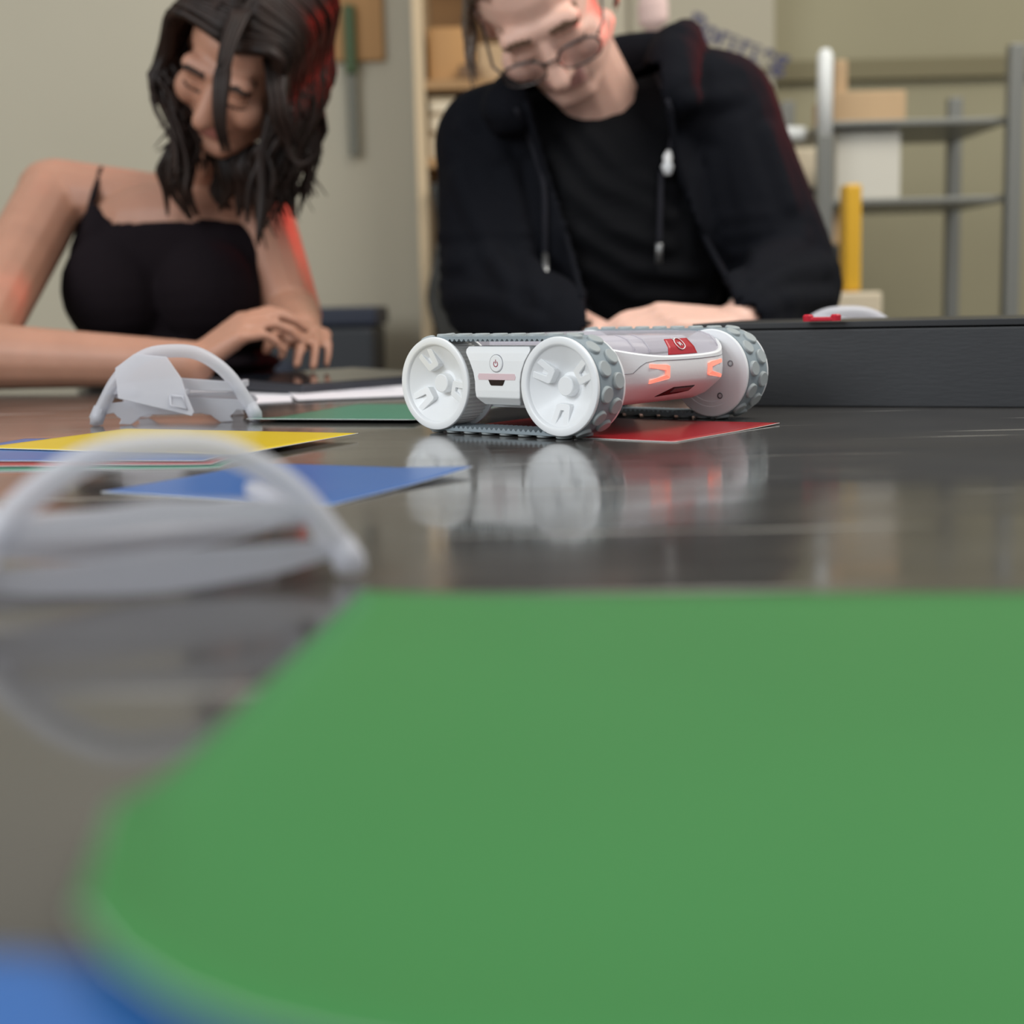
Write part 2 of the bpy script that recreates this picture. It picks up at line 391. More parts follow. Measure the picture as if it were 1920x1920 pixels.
# belts
STR = 2*AX; ARC = PI*RB; LOOP = 2*(STR + ARC)
def belt_at(s, r):
    s = s % LOOP
    if s < STR: return Vector((-AX + s, 0, AZ + r)), 0.0
    s -= STR
    if s < ARC: q = s/RB; return Vector((AX + math.sin(q)*r, 0, AZ + math.cos(q)*r)), q
    s -= ARC
    if s < STR: return Vector((AX - s, 0, AZ - r)), PI
    q = PI + (s - STR)/RB; return Vector((-AX + math.sin(q)*r, 0, AZ + math.cos(q)*r)), q
def belt_mesh(y0, y1):
    n = 98; vs, fs = [], []; K = n*4
    for i in range(K):
        s = LOOP*i/K
        inner = RB - (0.0020 if i % 4 < 2 else 0.0036)
        a, _ = belt_at(s, RB); b, _ = belt_at(s, inner)
        vs += [(a.x, y0, a.z), (a.x, y1, a.z), (b.x, y1, b.z), (b.x, y0, b.z)]
    for i in range(K):
        j = (i + 1) % K
        for k in range(4): fs.append((i*4 + k, j*4 + k, j*4 + (k + 1) % 4, i*4 + (k + 1) % 4))
    return MB().add(vs, fs).mesh('tread')
dot_me = MB().lathe([(0, 0.0018), (0.0051, 0.0018), (0.0057, 0.0013), (0.0060, -0.0006), (0, -0.0006)], 24, 'z').mesh('tread_dot')
dot_me.materials.append(M['tread_dot'])
for p in dot_me.polygons: p.use_smooth = True
dot_me.set_sharp_from_angle(angle=0.5)
for side in (-1, 1):
    t = link('tread', belt_mesh(side*0.1048, side*0.0798), 'tread_rubber', rover)
    n = 26
    for row in (0, 1):
        y = side*(0.0985 if row == 0 else 0.0861)
        for i in range(n):
            p, q = belt_at(LOOP*(i + 0.5*row + 0.2)/n, RB)
            d = bpy.data.objects.new('tread_dot', dot_me); C.objects.link(d); d.parent = t
            d.location = (p.x, y, p.z); d.rotation_euler = (0, q, 0)
# chassis: slices across the width
HW = 0.0766
def xf_(y): a = abs(y); return 0.0905 - (0.0245*((a - 0.035)/0.0418)**1.7 if a > 0.035 else 0)
def zr_(y): return 0.0535 + 0.0095*(abs(y)/HW)**3
def front_x(y, z): return xf_(y) + 0.0010*(1 - ((z - 0.044)/0.010)**2)
def slices(fn, ys, cap=True):
    m = MB(); prof = [fn(y) for y in ys]; n = len(prof[0]); vs = []; fs = []
    for y, p in zip(ys, prof): vs += [(x, y, z) for x, z in p]
    for i in range(len(ys) - 1):
        for k in range(n): fs.append((i*n + k, i*n + (k + 1) % n, (i + 1)*n + (k + 1) % n, (i + 1)*n + k))
    fs += [tuple(range(n)), tuple(range((len(ys) - 1)*n, len(ys)*n))]
    return m.add(vs, fs)
ys = [HW*(-1 + 2*i/32) for i in range(33)]
def chassis_prof(y):
    zr = zr_(y); X = xf_(y)
    h = [(X - 0.004, zr - 0.0008), (X - 0.0012, zr), (X + 0.0002, zr - 0.0012), (front_x(y, 0.048), 0.048), (front_x(y, 0.043), 0.043), (front_x(y, 0.036), 0.036), (X - 0.0012, 0.0335), (X - 0.0040, 0.0310), (X - 0.0140, 0.0235), (X - 0.024, 0.0195), (0.045, 0.0180)]
    return h + [(-x, z) for x, z in h[::-1]]
body = slices(chassis_prof, ys).build('chassis', 'white_plastic', rover, smooth=True, edge=0.7)
def cover_prof(y):
    zr = zr_(y); X = xf_(y); e = (abs(y)/HW)**8; top = 0.0698 - 0.0012*e
    h = [(X - 0.0030, zr - 0.0004), (X - 0.0048, zr + (top - zr)*0.32), (X - 0.0100, zr + (top - zr)*0.68), (X - 0.0180, zr + (top - zr)*0.90), (X - 0.0290, top - 0.0004), (0.030, top)]
    return h + [(-x, z) for x, z in h[::-1]]
slices(cover_prof, [y*0.93 for y in ys]).build('clear_cover', 'cover_plastic', rover, smooth=True, edge=1.0)
# inner battery hump under the cover
MB().box((0.0, 0, 0.060), (0.11, 0.105, 0.012)).build('inner_tray', 'paper_white', rover, bevel=0.003)
# centre blocks between the belts that carry the side panels
for side in (-1, 1):
    sp = []
    for z, x in ((0.0630, 0.0285), (0.0610, 0.0302), (0.0585, 0.0298), (0.0530, 0.0262), (0.0450, 0.0226), (0.0380, 0.0212), (0.0320, 0.0212), (0.0270, 0.0207), (0.0240, 0.0190), (0.0215, 0.0165)): sp.append((x, z))
    poly = sp + [(-x, z) for x, z in sp[::-1]]
    def yo(z): return 0.1046 - (max(0, z - 0.0570)*0.42) - (max(0, 0.0275 - z)*0.95)
    pm = MB()
    # outer skin as strips so the upper and lower bands lean back
    zs = [z for x, z in sp]; vs = []; fs = []
    for x, z in sp: vs += [(-x, side*yo(z), z), (x, side*yo(z), z), (x, side*0.076, z), (-x, side*0.076, z)]
    n = len(sp)
    for i in range(n - 1):
        for k in range(4): fs.append((i*4 + k, i*4 + (k + 1) % 4, (i + 1)*4 + (k + 1) % 4, (i + 1)*4 + k))
    fs += [(0, 1, 2, 3), tuple((n - 1)*4 + k for k in range(4))]
    panel = pm.add(vs, fs).build('side_panel', 'white_plastic', rover, bevel=0.0006, angle=0.25)
    if side < 0:
        yp = -0.1046
        bt = MB().lathe([(0, yp - 0.0007), (0.0054, yp - 0.0007), (0.0060, yp - 0.0002), (0.0060, yp + 0.001), (0, yp + 0.001)], 40).build('power_button', 'white_gloss', panel, smooth=True, edge=0.6)
        bt.location = (0, 0, 0.0511)
        MB().lathe([(0.0060, yp - 0.0001), (0.0064, yp - 0.0001), (0.0064, yp + 0.0006), (0.0060, yp + 0.0006), (0.0060, yp - 0.0001)], 40).build('button_groove', 'seam', panel).location = (0, 0, 0.0511)
        ic = MB(); R0, R1 = 0.0016, 0.00215; arc = [math.radians(a) for a in range(-235, 56, 10)]
        vs = []; fs = []
        for q in arc: vs += [(R0*math.cos(q), yp - 0.0009, R0*math.sin(q)), (R1*math.cos(q), yp - 0.0009, R1*math.sin(q)), (R1*math.cos(q), yp - 0.0006, R1*math.sin(q)), (R0*math.cos(q), yp - 0.0006, R0*math.sin(q))]
        for i in range(len(arc) - 1):
            for k in range(4): fs.append((i*4 + k, i*4 + (k + 1) % 4, i*4 + 4 + (k + 1) % 4, i*4 + 4 + k))
        ic.add(vs, fs).box((0, yp - 0.00075, 0.0017), (0.0006, 0.0003, 0.0027))
        ic.build('power_icon', 'icon_red', panel).location = (0, 0, 0.0508)
        lb = [(0.0178, 0.0), (0.0168, 0.0022), (-0.0168, 0.0022), (-0.0178, 0.0), (-0.0170, -0.0022), (0.0170, -0.0022)]
        MB().prism(lb, lambda x, z: (x, yp - 0.00025, z + 0.0418), lambda x, z: (x, yp + 0.001, z + 0.0418)).build('light_bar', 'led_bar', panel)
        pt = [(0.0078, 0.0396), (-0.0078, 0.0396), (-0.0060, 0.0362), (-0.0052, 0.0356), (0.0052, 0.0356), (0.0060, 0.0362)]
        MB().prism(pt, lambda x, z: (x, yp - 0.0003, z), lambda x, z: (x, yp + 0.001, z)).build('charging_port', 'black_gloss', panel)
# headlights: chevrons
chev = [(0, 0), (0.80, 0.08), (1.0, 0.16), (1.0, 0.76), (0.93, 0.82), (0, 1), (0, 0.82), (0.78, 0.60), (0.78, 0.36), (0, 0.19)]
for sgn in (-1, 1):
    poly = [(sgn*(0.0450 - 0.0205*a), 0.0487 - 0.0137*b) for a, b in chev]
    hl = MB().prism(poly, lambda y, z: (front_x(y, z) + 0.0011, y, z), lambda y, z: (front_x(y, z) - 0.0014, y, z)).build('headlight', 'headlight', rover)
# parting line round the front
sl = [(-0.074, 0.0424), (-0.060, 0.0424), (-0.0565, 0.0428), (-0.0515, 0.0475), (-0.0475, 0.0498), (-0.044, 0.0503)] + [(y/1000, 0.0503 + 0.0016*(abs(y)/60)**2) for y in range(-38, 70, 6)]
MB().tube([(front_x(y, z) + 0.00002, y, z) for y, z in sl], 0.00028, 6).build('parting_line', 'seam', rover)
# sensor recess in the lower bevel
def low(y, z): return xf_(y) - 0.0040 - (0.0310 - z)*1.333
tz = [(-0.0235, 0.0245), (-0.0115, 0.0308), (0.0150, 0.0308), (0.0145, 0.0268), (0.0030, 0.0256)]
MB().prism(tz, lambda y, z: (low(y, z) + 0.0003, y, z - 0.0002), lambda y, z: (low(y, z) - 0.002, y, z + 0.0015)).build('sensor_recess', 'black_gloss', rover)
MB().prism([(-0.0095, 0.0300), (0.0135, 0.0300), (0.0130, 0.0275), (-0.0095, 0.0270)], lambda y, z: (low(y, z) + 0.0006, y, z - 0.0004), lambda y, z: (low(y, z), y, z)).build('sensor_lens', 'lens_glass', rover)
# red tag on the cover front with its mark
def cov(y, k):                       # point on the cover's front slope, k 0 (rim) .. 1 (crest)
    P = cover_prof(y)[:5]; t = k*4; i = min(3, int(t)); u = t - i
    return Vector((P[i][0] + (P[i + 1][0] - P[i][0])*u, y, P[i][1] + (P[i + 1][1] - P[i][1])*u))
def patch(y0, y1, k0, k1, ny, nk, off, skew=0.0, cornr=0.0):
    vs, fs = [], []
    for j in range(nk + 1):
        k = k0 + (k1 - k0)*j/nk
        for i in range(ny + 1):
            t = i/ny; yy = y0 + (y1 - y0)*t; yr = yy*(1 - skew*j/nk)
            vs.append(cov(yr, k) + Vector((off*0.7, 0, off*0.8)))
    for j in range(nk):
        for i in range(ny): fs.append((j*(ny + 1) + i, j*(ny + 1) + i + 1, (j + 1)*(ny + 1) + i + 1, (j + 1)*(ny + 1) + i))
    return MB().add(vs, fs)
tg = patch(-0.0195, 0.0165, 0.02, 0.50, 10, 12, 0.0005, 0.22).build('logo_tag', 'red_tag', rover, smooth=True)
sm_ = tg.modifiers.new('s', 'SOLIDIFY'); sm_.thickness = 0.0005; sm_.offset = -1
def on_tag(a, b): return cov(-0.0015 + a*0.0052, 0.33 + b*0.17) + Vector((0.0007, 0, 0.0008))
ring = [on_tag(math.cos(q), math.sin(q)) for q in [2*PI*i/24 for i in range(25)]]
MB().tube(ring, 0.00042, 6, 0.6).tube([on_tag(-0.75, 0.66), on_tag(-1.15, 1.15), on_tag(-0.2, 0.98)], 0.00045, 6, 0.6)\
    .tube([on_tag(-0.35, 0.25), on_tag(-0.1, -0.3), on_tag(0.15, 0.25), on_tag(0.4, -0.3)], 0.00055, 6, 0.6).build('logo_mark', 'print_white', tg)
# thin glossy ribs moulded in the cover
for y in (-0.052, -0.040, 0.050):
    MB().tube([cov(y, k/10) + Vector((0.0004, 0, 0.0004)) for k in range(1, 9)], 0.0006, 6).build('cover_rib', 'cover_plastic', rover, smooth=True)

# ================================================================== coloured cards
def card(corner, a_dir, la, lb, m, label, z=0.0, curl=None, rc=0.0, group='coloured cards on the bench'):
    """corner + two edges; b is a turned +90 deg.  curl(s,t) lifts the point (s,t in 0..1)"""
    c = Vector((corner[0], corner[1], 0)); a = Vector((a_dir[0], a_dir[1], 0)).normalized(); b = Vector((-a.y, a.x, 0))
    cen = c + a*la/2 + b*lb/2
    n = 24; vs, fs = [], []
    for j in range(n + 1):
        for i in range(n + 1):
            s, t = i/n, j/n; x = la*s; y = (rc - math.sqrt(max(0, rc*rc - (rc - x)**2))) if x < rc else 0.0; y += (lb - y)*t; p = c + a*x + b*y - cen; vs.append((p.x, p.y, 0.0006 + (curl(s, t) if curl else 0)))
    for j in range(n):
        for i in range(n): fs.append((j*(n + 1) + i, j*(n + 1) + i + 1, (j + 1)*(n + 1) + i + 1, (j + 1)*(n + 1) + i))
    o = MB().add(vs, fs).build('color_card', [m, 'card_edge'], None, smooth=True)
    if o.data.polygons[0].normal.z < 0: o.data.flip_normals()
    sd = o.modifiers.new('s', 'SOLIDIFY'); sd.thickness = 0.0005; sd.offset = -1; sd.material_offset_rim = 1
    o.location = (cen.x, cen.y, z); tag(o, label, 'card', group); return o
gl = at(680, 1125); gd = at(320, 1480) - gl; gd.normalize()
gb = gl + gd*0.287
card((gb.x, gb.y), (-gd.y, gd.x), 0.27, 0.287, 'card_green', 'large green sheet in the blurred foreground, nearest the viewer', 0.0015,
     rc=0.08, curl=lambda s, t: 0.004*max(0, 1 - t*5)**2 + 0.0012*max(0, 1 - s*6)**2)
p = at(320, 1880)
card((p.x - 0.10, p.y - 0.075), (1, -0.15), 0.21, 0.10, 'card_blue', 'blue card peeking out beneath the large green sheet', 0.0)
p = at(625, 948); q = at(880, 890); d = q - p
card((p.x, p.y), (d.x, d.y), 0.132, 0.148, 'card_blue', 'blue card lying alone behind the near clear cage', 0.0, curl=lambda s, t: 0.004*max(0, s - 0.45)**1.5*(1 - 0.5*t) + 0.002*max(0, 1 - t*3)*s)
p = at(1265, 830); q = at(1462, 796); d = q - p
card((p.x, p.y), (d.x, d.y), 0.148, 0.21, 'card_red', 'red card partly under the rover', 0.0, curl=lambda s, t: 0.0032*max(0, s - 0.5)**2*max(0, 1 - 3*t))
p = at(462, 793); q = at(775, 795); d = q - p
card((p.x, p.y), (d.x, d.y), 0.152, 0.21, 'card_teal', 'teal green card left of the rover', 0.0, curl=lambda s, t: 0.003*max(0, 1 - t*4))
yr = at(672, 822); yb = at(500, 853); d = yr - yb; d.normalize()
def stack(k, m, label, ang, off):
    dd = Vector((d.x*math.cos(ang) - d.y*math.sin(ang), d.x*math.sin(ang) + d.y*math.cos(ang), 0))
    c = yr - dd*0.148 + Vector((off[0], off[1], 0))
    card((c.x, c.y), (dd.x, dd.y), 0.148, 0.21, m, label, 0.0011*k)
stack(3, 'card_yellow', 'yellow card on top of the card stack', 0.0, (0, 0))
stack(2, 'card_blue', 'blue card directly under the yellow card', 0.22, (-0.045, -0.012))
stack(1, 'card_red', 'red card under the blue one in the card stack', 0.30, (-0.050, -0.020))
stack(0, 'card_teal', 'dark green card at the bottom of the card stack', 0.36, (-0.052, -0.028))

# ================================================================== clear roll cages
def cage_profile(px, py): return (px - 325)*0.00045, (797 - py)*0.00045
def make_cage(label, loc, rz, scale=1.0, zs=1.0, plate=True):
    root = empty('roll_cage', loc, rz); root.scale = (scale, scale, scale*zs)
    tag(root, label, 'roll cage', 'clear roll cages')
    path = [cage_profile(*p) for p in ((325, 662), (368, 667), (404, 688), (432, 717), (455, 755), (471, 784))]
    full = [(-x, 0, z) for x, z in path[::-1]] + [(x, 0, z) for x, z in path[1:]]
    MB().tube(spline(full, 5), 0.0056, 12, 1.0).build('arch', 'cage_plastic', root, smooth=True)
    for s in (-1, 1):
        x, z = path[-1]
        MB().tube([(s*(x - 0.004), 0, z + 0.009), (s*x, 0, z), (s*(x + 0.0005), 0, z - 0.0045), (s*(x + 0.0005), 0, 0.0003)], [0.0058, 0.0062, 0.0056, 0.003], 12).build('foot', 'cage_plastic', root, smooth=True)
        MB().box((s*0.0500, 0.040, 0.0290), (0.005, 0.076, 0.006)).build('side_rail', 'cage_plastic', root, bevel=0.001)
    bp = [cage_profile(*p) for p in ((325, 711), (425, 721), (447, 734), (449, 741), (325, 733))]
    poly = bp + [(-x, z) for x, z in bp[-2:0:-1]]
    MB().prism(poly, lambda x, z: (x, -0.004, z), lambda x, z: (x, 0.004, z)).build('cross_beam', 'cage_plastic', root, bevel=0.0008)
    sk = [cage_profile(*p) for p in ((325, 747), (438, 755), (452, 757), (458, 766), (452, 776), (438, 774), (432, 781), (425, 786), (430, 795), (408, 796.5), (398, 790), (390, 783), (372, 779), (340, 780), (325, 780))]
    if not plate: sk = [cage_profile(*p) for p in ((325, 756), (395, 760), (436, 761), (452, 761), (459, 768), (455, 778), (440, 782), (420, 787), (360, 794), (325, 796))]
    poly = sk + [(-x, z) for x, z in sk[-2:0:-1]]
    for y in (-0.002, 0.076):
        MB().prism(poly, lambda x, z: (x, y, z), lambda x, z: (x, y + 0.0035, z)).build('skirt', 'cage_plastic', root, bevel=0.0006)
    MB().box((0, 0.040, 0.0235), (0.10, 0.074, 0.0025)).build('deck', 'cage_plastic', root, bevel=0.0008)
    # slanted plate with a raised window frame on the near side, left of the middle
    tb = [cage_profile(*p) for p in ((318, 672), (345, 712), (352, 737), (367, 773), (363, 780), (318, 768), (230, 745), (225, 690), (260, 665))]
    fy = lambda z: -0.012 - (0.055 - z)*0.28
    if not plate: return root
    pl_ = MB().prism(tb, lambda x, z: (x, fy(z), z), lambda x, z: (x, fy(z) + 0.003, z)).build('end_plate', 'cage_plastic', root, bevel=0.0007)
    fr = [cage_profile(*p) for p in ((325, 742), (347, 745), (355, 768), (325, 760), (325, 742))]
    MB().tube([(x, fy(z) - 0.0006, z) for x, z in fr], 0.0011, 6).build('window_frame', 'cage_plastic', pl_, smooth=True)
    for x in (-0.030, 0.010): MB().box((x, -0.010, 0.027), (0.006, 0.018, 0.004)).build('bracket', 'cage_plastic', root, bevel=0.0006)
    return root
ct = at(476, 792)
make_cage('clear plastic roll cage in focus beside the teal card', (ct.x - 0.0665, ct.y + 0.008, 0), 0.06)
ca = math.radians(24); ct = at(672, 1085)
make_cage('large blurred clear roll cage in the near left foreground', (ct.x - 0.0665*math.cos(ca), ct.y - 0.0665*math.sin(ca) + 0.004, 0.001), ca, 0.96, 0.83, False)
ct = atY(1612, 610, 1.40)
make_cage('clear plastic roll cage behind the dark box', (ct.x + 0.015, 1.52, 0.0), 0.1, 1.25)

# ================================================================== dark box, red clip
p0 = at(1395, 762); p1 = at(1600, 763); bd = (p1 - p0).normalized(); bn = Vector((-bd.y, bd.x, 0))
top = atY(1500, 613, (p0.y + p1.y)/2).z
bl = p0 - bd*0.045; BW, BD_ = 0.34, 0.19
bc = bl + bd*BW/2 + bn*BD_/2
box = empty('storage_box', (bc.x, bc.y, 0), math.atan2(bd.y, bd.x)); tag(box, 'matt black cardboard box standing behind the rover', 'box')
MB().box((0, 0, top/2 - 0.0012), (BW, BD_, top - 0.0024)).build('carton', 'box_card', box, bevel=0.0012)
MB().box((0, 0.001, top + 0.0014), (BW + 0.002, BD_, 0.0052)).build('lid', 'box_lid', box, bevel=0.0006)
rc = atY(1547, 606, bc.y - 0.085)
clip = empty('red_clip', (rc.x, rc.y + 0.012, top + 0.0042), math.atan2(bd.y, bd.x)); tag(clip, 'small glossy red plastic clip on top of the black box', 'clip')
MB().box((0, 0, 0.0022), (0.028, 0.007, 0.0036)).build('bar', 'red_plastic', clip, bevel=0.001)
for s in (-1, 1): MB().lathe([(0, 0.0005), (0.0042, 0.0005), (0.0044, 0.005), (0.003, 0.0062), (0, 0.0062)], 20, 'z', (s*0.0115, 0, 0)).build('knob', 'red_plastic', clip, smooth=True, edge=0.7)

# ================================================================== white papers, tablet
def sheet(name, quad, m, label, z, cat, prints=False):
    P = [at(*q, z) for q in quad]; c = sum(P, Vector())/4
    o = MB().prism([(p.x - c.x, p.y - c.y) for p in P], lambda x, y: (x, y, 0.0001), lambda x, y: (x, y, 0.0007)).build(name, m)
    o.location = (c.x, c.y, z - 0.0006); tag(o, label, cat)
    if prints:
        u = (P[1] - P[0]); v = (P[3] - P[0])
        for k in range(3):
            a = P[0] - c + u*0.3 + v*(0.35 + 0.12*k); MB().prism([(a.x, a.y), (a.x + u.x*0.4, a.y + u.y*0.4), (a.x + u.x*0.4 + v.x*0.05, a.y + u.y*0.4 + v.y*0.05), (a.x + v.x*0.05, a.y + v.y*0.05)],
                lambda x, y: (x, y, 0.0006), lambda x, y: (x, y, 0.0009)).build('printed_line', 'paper_print', o)
    return o
sheet('paper_sheet', [(558, 750), (860, 738), (780, 716), (522, 722)], 'paper_white', 'white printed sheet of paper in front of the tablet', 0.002, 'paper', True)
sheet('paper_sheet', [(400, 760), (548, 752), (540, 722), (350, 728)], 'paper_white', 'pale sheet of paper half hidden behind the clear cage', 0.0008, 'paper')
tz_ = 0.012
tp = [at(*q, tz_) for q in ((568, 722), (742, 701), (560, 690), (395, 717))]
tc_ = at(568, 721, tz_); ta = Vector((0.64, 0.77, 0)); tb_ = Vector((-0.77, 0.64, 0))
TL, TW = 0.235, 0.165
cen = tc_ + ta*TL/2 + tb_*TW/2
tab = empty('tablet', (cen.x, cen.y, 0.0004), math.atan2(ta.y, ta.x)); tab.rotation_euler = (0.035, 0, math.atan2(ta.y, ta.x)); tab.location.z = 0.0034; tag(tab, 'black tablet computer lying under the hands of the long-haired person', 'tablet')
MB().box((0, 0, 0.0055), (TL, TW, 0.0105)).build('case', 'tablet_body', tab, bevel=0.002)
MB().box((0, 0, 0.0112), (TL - 0.010, TW - 0.010, 0.0012)).build('screen', 'screen_glass', tab)

# ================================================================== people
def place_head(mb, Mh):
    """skull, jaw and features in head space: face looks to -Y, z up"""
    e = lambda c, r: mb.ell(c, r, Mh)
    k = lambda a, b, r0, r1=None: mb.cap(Mh @ Vector(a), Mh @ Vector(b), r0, r1)
    e((0, 0.016, 0.036), (0.075, 0.094, 0.076)); e((0, -0.026, -0.020), (0.064, 0.066, 0.088)); e((0, -0.036, -0.066), (0.052, 0.050, 0.044))
    k((-0.014, -0.074, -0.094), (0.014, -0.074, -0.094), 0.016)
    k((-0.038, -0.076, 0.024), (0.038, -0.076, 0.024), 0.0145)
    k((0, -0.088, 0.010), (0, -0.112, -0.029), 0.0088, 0.0138); k((-0.011, -0.098, -0.034), (0.011, -0.098, -0.034), 0.0085)
    for s in (-1, 1):
        e((s*0.043, -0.062, -0.024), (0.024, 0.026, 0.026)); e((s*0.032, -0.074, 0.0), (0.016, 0.0145, 0.0115))
        e((s*0.076, 0.012, -0.008), (0.010, 0.022, 0.033)); k((s*0.055, -0.01, -0.065), (s*0.022, -0.066, -0.090), 0.017, 0.015)
    k((-0.019, -0.083, -0.056), (0.019, -0.083, -0.056), 0.0075); k((-0.015, -0.083, -0.067), (0.015, -0.083, -0.067), 0.0078)
def face_mats(me, Mh):
    inv = Mh.inverted()
    for p in me.polygons:
        q = inv @ p.center; a = abs(q.x)
        if q.y > -0.055 or q.length > 0.17: continue
        if a < 0.024 and -0.0745 < q.z < -0.0495 + 0.15*a and q.y < -0.082: p.material_index = 1
        elif 0.012 < a < 0.054 and abs(q.z - (0.0245 + 0.10*(a - 0.012) - max(0, a - 0.036)*0.5)) < 0.0045: p.material_index = 2
        elif 0.018 < a < 0.047 and abs(q.z - (-0.0085 + ((a - 0.032)/0.015)**2*0.004)) < 0.0022: p.material_index = 2
def hand(mb, wrist, dirn, up, size=1.0, curls=(0.35, 0.4, 0.45, 0.5), thumb=1, spread=0.10, thumb_out=0.9):
    """wrist -> dirn, up = back of the hand, thumb = +1/-1 side"""
    w_ = Vector(wrist); d = Vector(dirn).normalized(); u = Vector(up); u = (u - d*u.dot(d)).normalized(); s = d.cross(u).normalized()*thumb
    L = size
    kn = []
    for i, (o_, ln) in enumerate(((0.028, 0.088), (0.010, 0.092), (-0.009, 0.087), (-0.027, 0.078))):
        k = w_ + d*ln*L + s*o_*L + u*0.004*L; kn.append(k)
        mb.cap(w_ + s*o_*0.55*L + d*0.008*L, k, 0.0155*L, 0.0115*L)
    mb.cap(w_ + d*0.03*L - u*0.006*L + s*0.012*L, w_ + d*0.065*L - u*0.006*L + s*0.006*L, 0.019*L, 0.016*L)
    lens = ((0.040, 0.024, 0.019), (0.044, 0.028, 0.020), (0.041, 0.026, 0.019), (0.032, 0.020, 0.017))
    for i in range(4):
        p = kn[i]; a = 0.0; fd = (d + s*spread*(1.2 - 0.8*i)).normalized(); r = (0.0092, 0.0094, 0.009, 0.008)[i]*L
        for j in range(3):
            a += curls[i]*(0.8, 1.2, 0.8)[j]
            q = p + (fd*math.cos(a) - u*math.sin(a))*lens[i][j]*L
            mb.cap(p, q, r*(1 - 0.09*j), r*(1 - 0.09*(j + 1)), 10); p = q
    p = w_ + d*0.022*L + s*0.022*L - u*0.004*L
    for j, (ln, ang) in enumerate(((0.045, thumb_out), (0.032, thumb_out*0.6), (0.026, thumb_out*0.3))):
        q = p + (d*math.cos(ang) + s*math.sin(ang) - u*0.35).normalized()*ln*L; mb.cap(p, q, (0.0135, 0.0105, 0.0095)[j]*L, (0.0105, 0.0095, 0.008)[j]*L, 10); p = q
def finish(me, name, mats, parent=None, smooth=True):
    me.name = name; return link(name, me, mats, parent, smooth)
def shells(me, thick):
    return me
def solid(o, t):
    s = o.modifiers.new('solid', 'SOLIDIFY'); s.thickness = t; s.offset = 1; return o

# ---------------- the man in the hoodie
HB = Matrix.Translation((0.052, 1.90, 0.482)) @ Matrix.Scale(1.06, 4) @ Euler((math.radians(58), math.radians(-17), math.radians(-17))).to_matrix().to_4x4()
shL, shR = Vector((-0.018, 2.02, 0.315)), Vector((0.300, 2.02, 0.352))
elL, elR = Vector((-0.020, 1.96, 0.105)), Vector((0.388, 1.96, 0.110))
wrL, wrR = Vector((0.105, 1.70, 0.046)), Vector((0.268, 1.665, 0.062))
neck0 = Vector((0.150, 2.02, 0.350))
cx = 0.145
def torso(mb, g=0.0, hips=True):
    mb.ell((cx, 2.045, 0.19), (0.172 + g, 0.108 + g, 0.20 + g)); mb.ell((cx, 2.10, -0.02), (0.155 + g, 0.108 + g, 0.20 + g))
    mb.cap(neck0 + Vector((-0.045, 0.02, -0.03)), shL + Vector((0.02, 0, 0)), 0.058 + g, 0.056 + g); mb.cap(neck0 + Vector((0.035, 0.02, -0.022)), shR - Vector((0.02, 0, 0)), 0.058 + g, 0.056 + g)
    if hips: mb.ell((cx, 2.16, -0.19), (0.168 + g, 0.135 + g, 0.12 + g))
bm_ = MB(); torso(bm_)
chin_in = HB @ Vector((0, 0.02, -0.05))
bm_.cap(neck0 + Vector((0.0, 0.015, -0.02)), chin_in, 0.060, 0.054)
place_head(bm_, HB)
for sh, el, wr in ((shL, elL, wrL), (shR, elR, wrR)): bm_.cap(sh, el, 0.052, 0.042); bm_.cap(el, wr, 0.042, 0.028)
hand(bm_, wrL, Vector((0.10, -0.03, 0.012)), (0.1, -0.3, 1), 1.0, (0.42, 0.46, 0.5, 0.55), -1, 0.06, 0.5)
hand(bm_, wrR, Vector((-0.10, -0.012, 0.006)), (-0.1, -0.35, 1), 1.02, (0.34, 0.40, 0.46, 0.5), 1, 0.08, 0.6)
for s in (-1, 1):
    kn_ = Vector((cx + s*0.12, 1.74, -0.22)); an = Vector((cx + s*0.12, 1.80, -0.66))
    bm_.cap((cx + s*0.085, 2.14, -0.20), kn_, 0.078, 0.058); bm_.cap(kn_, an, 0.055, 0.038); bm_.cap(an + Vector((0, 0.02, -0.055)), an + Vector((0, -0.15, -0.062)), 0.036, 0.03)
me = blob(bm_, 0.0036, 5); 
for k in ('skin_pale', 'lip_pale', 'brow_brown'): pass
man = finish(me, 'person', ['skin_pale', 'lip_pale', 'brow_brown']); face_mats(me, HB)
tag(man, 'person with glasses in a black zip hoodie, head bowed over hands', 'person')
# trousers and shoes
tm = MB(); tm.ell((cx, 2.16, -0.19), (0.178, 0.145, 0.125))
for s in (-1, 1):
    kn_ = Vector((cx + s*0.12, 1.74, -0.22)); an = Vector((cx + s*0.12, 1.80, -0.64))
    tm.cap((cx + s*0.085, 2.14, -0.20), kn_, 0.088, 0.068); tm.cap(kn_, an, 0.066, 0.052)
finish(blob(tm, 0.008), 'trousers', 'trousers_navy', man)
for s in (-1, 1):
    an = Vector((cx + s*0.12, 1.80, -0.66)); MB().cap(an + Vector((0, 0.03, -0.052)), an + Vector((0, -0.16, -0.060)), 0.046, 0.038).build('shoe', 'shoe_dark', man, smooth=True)
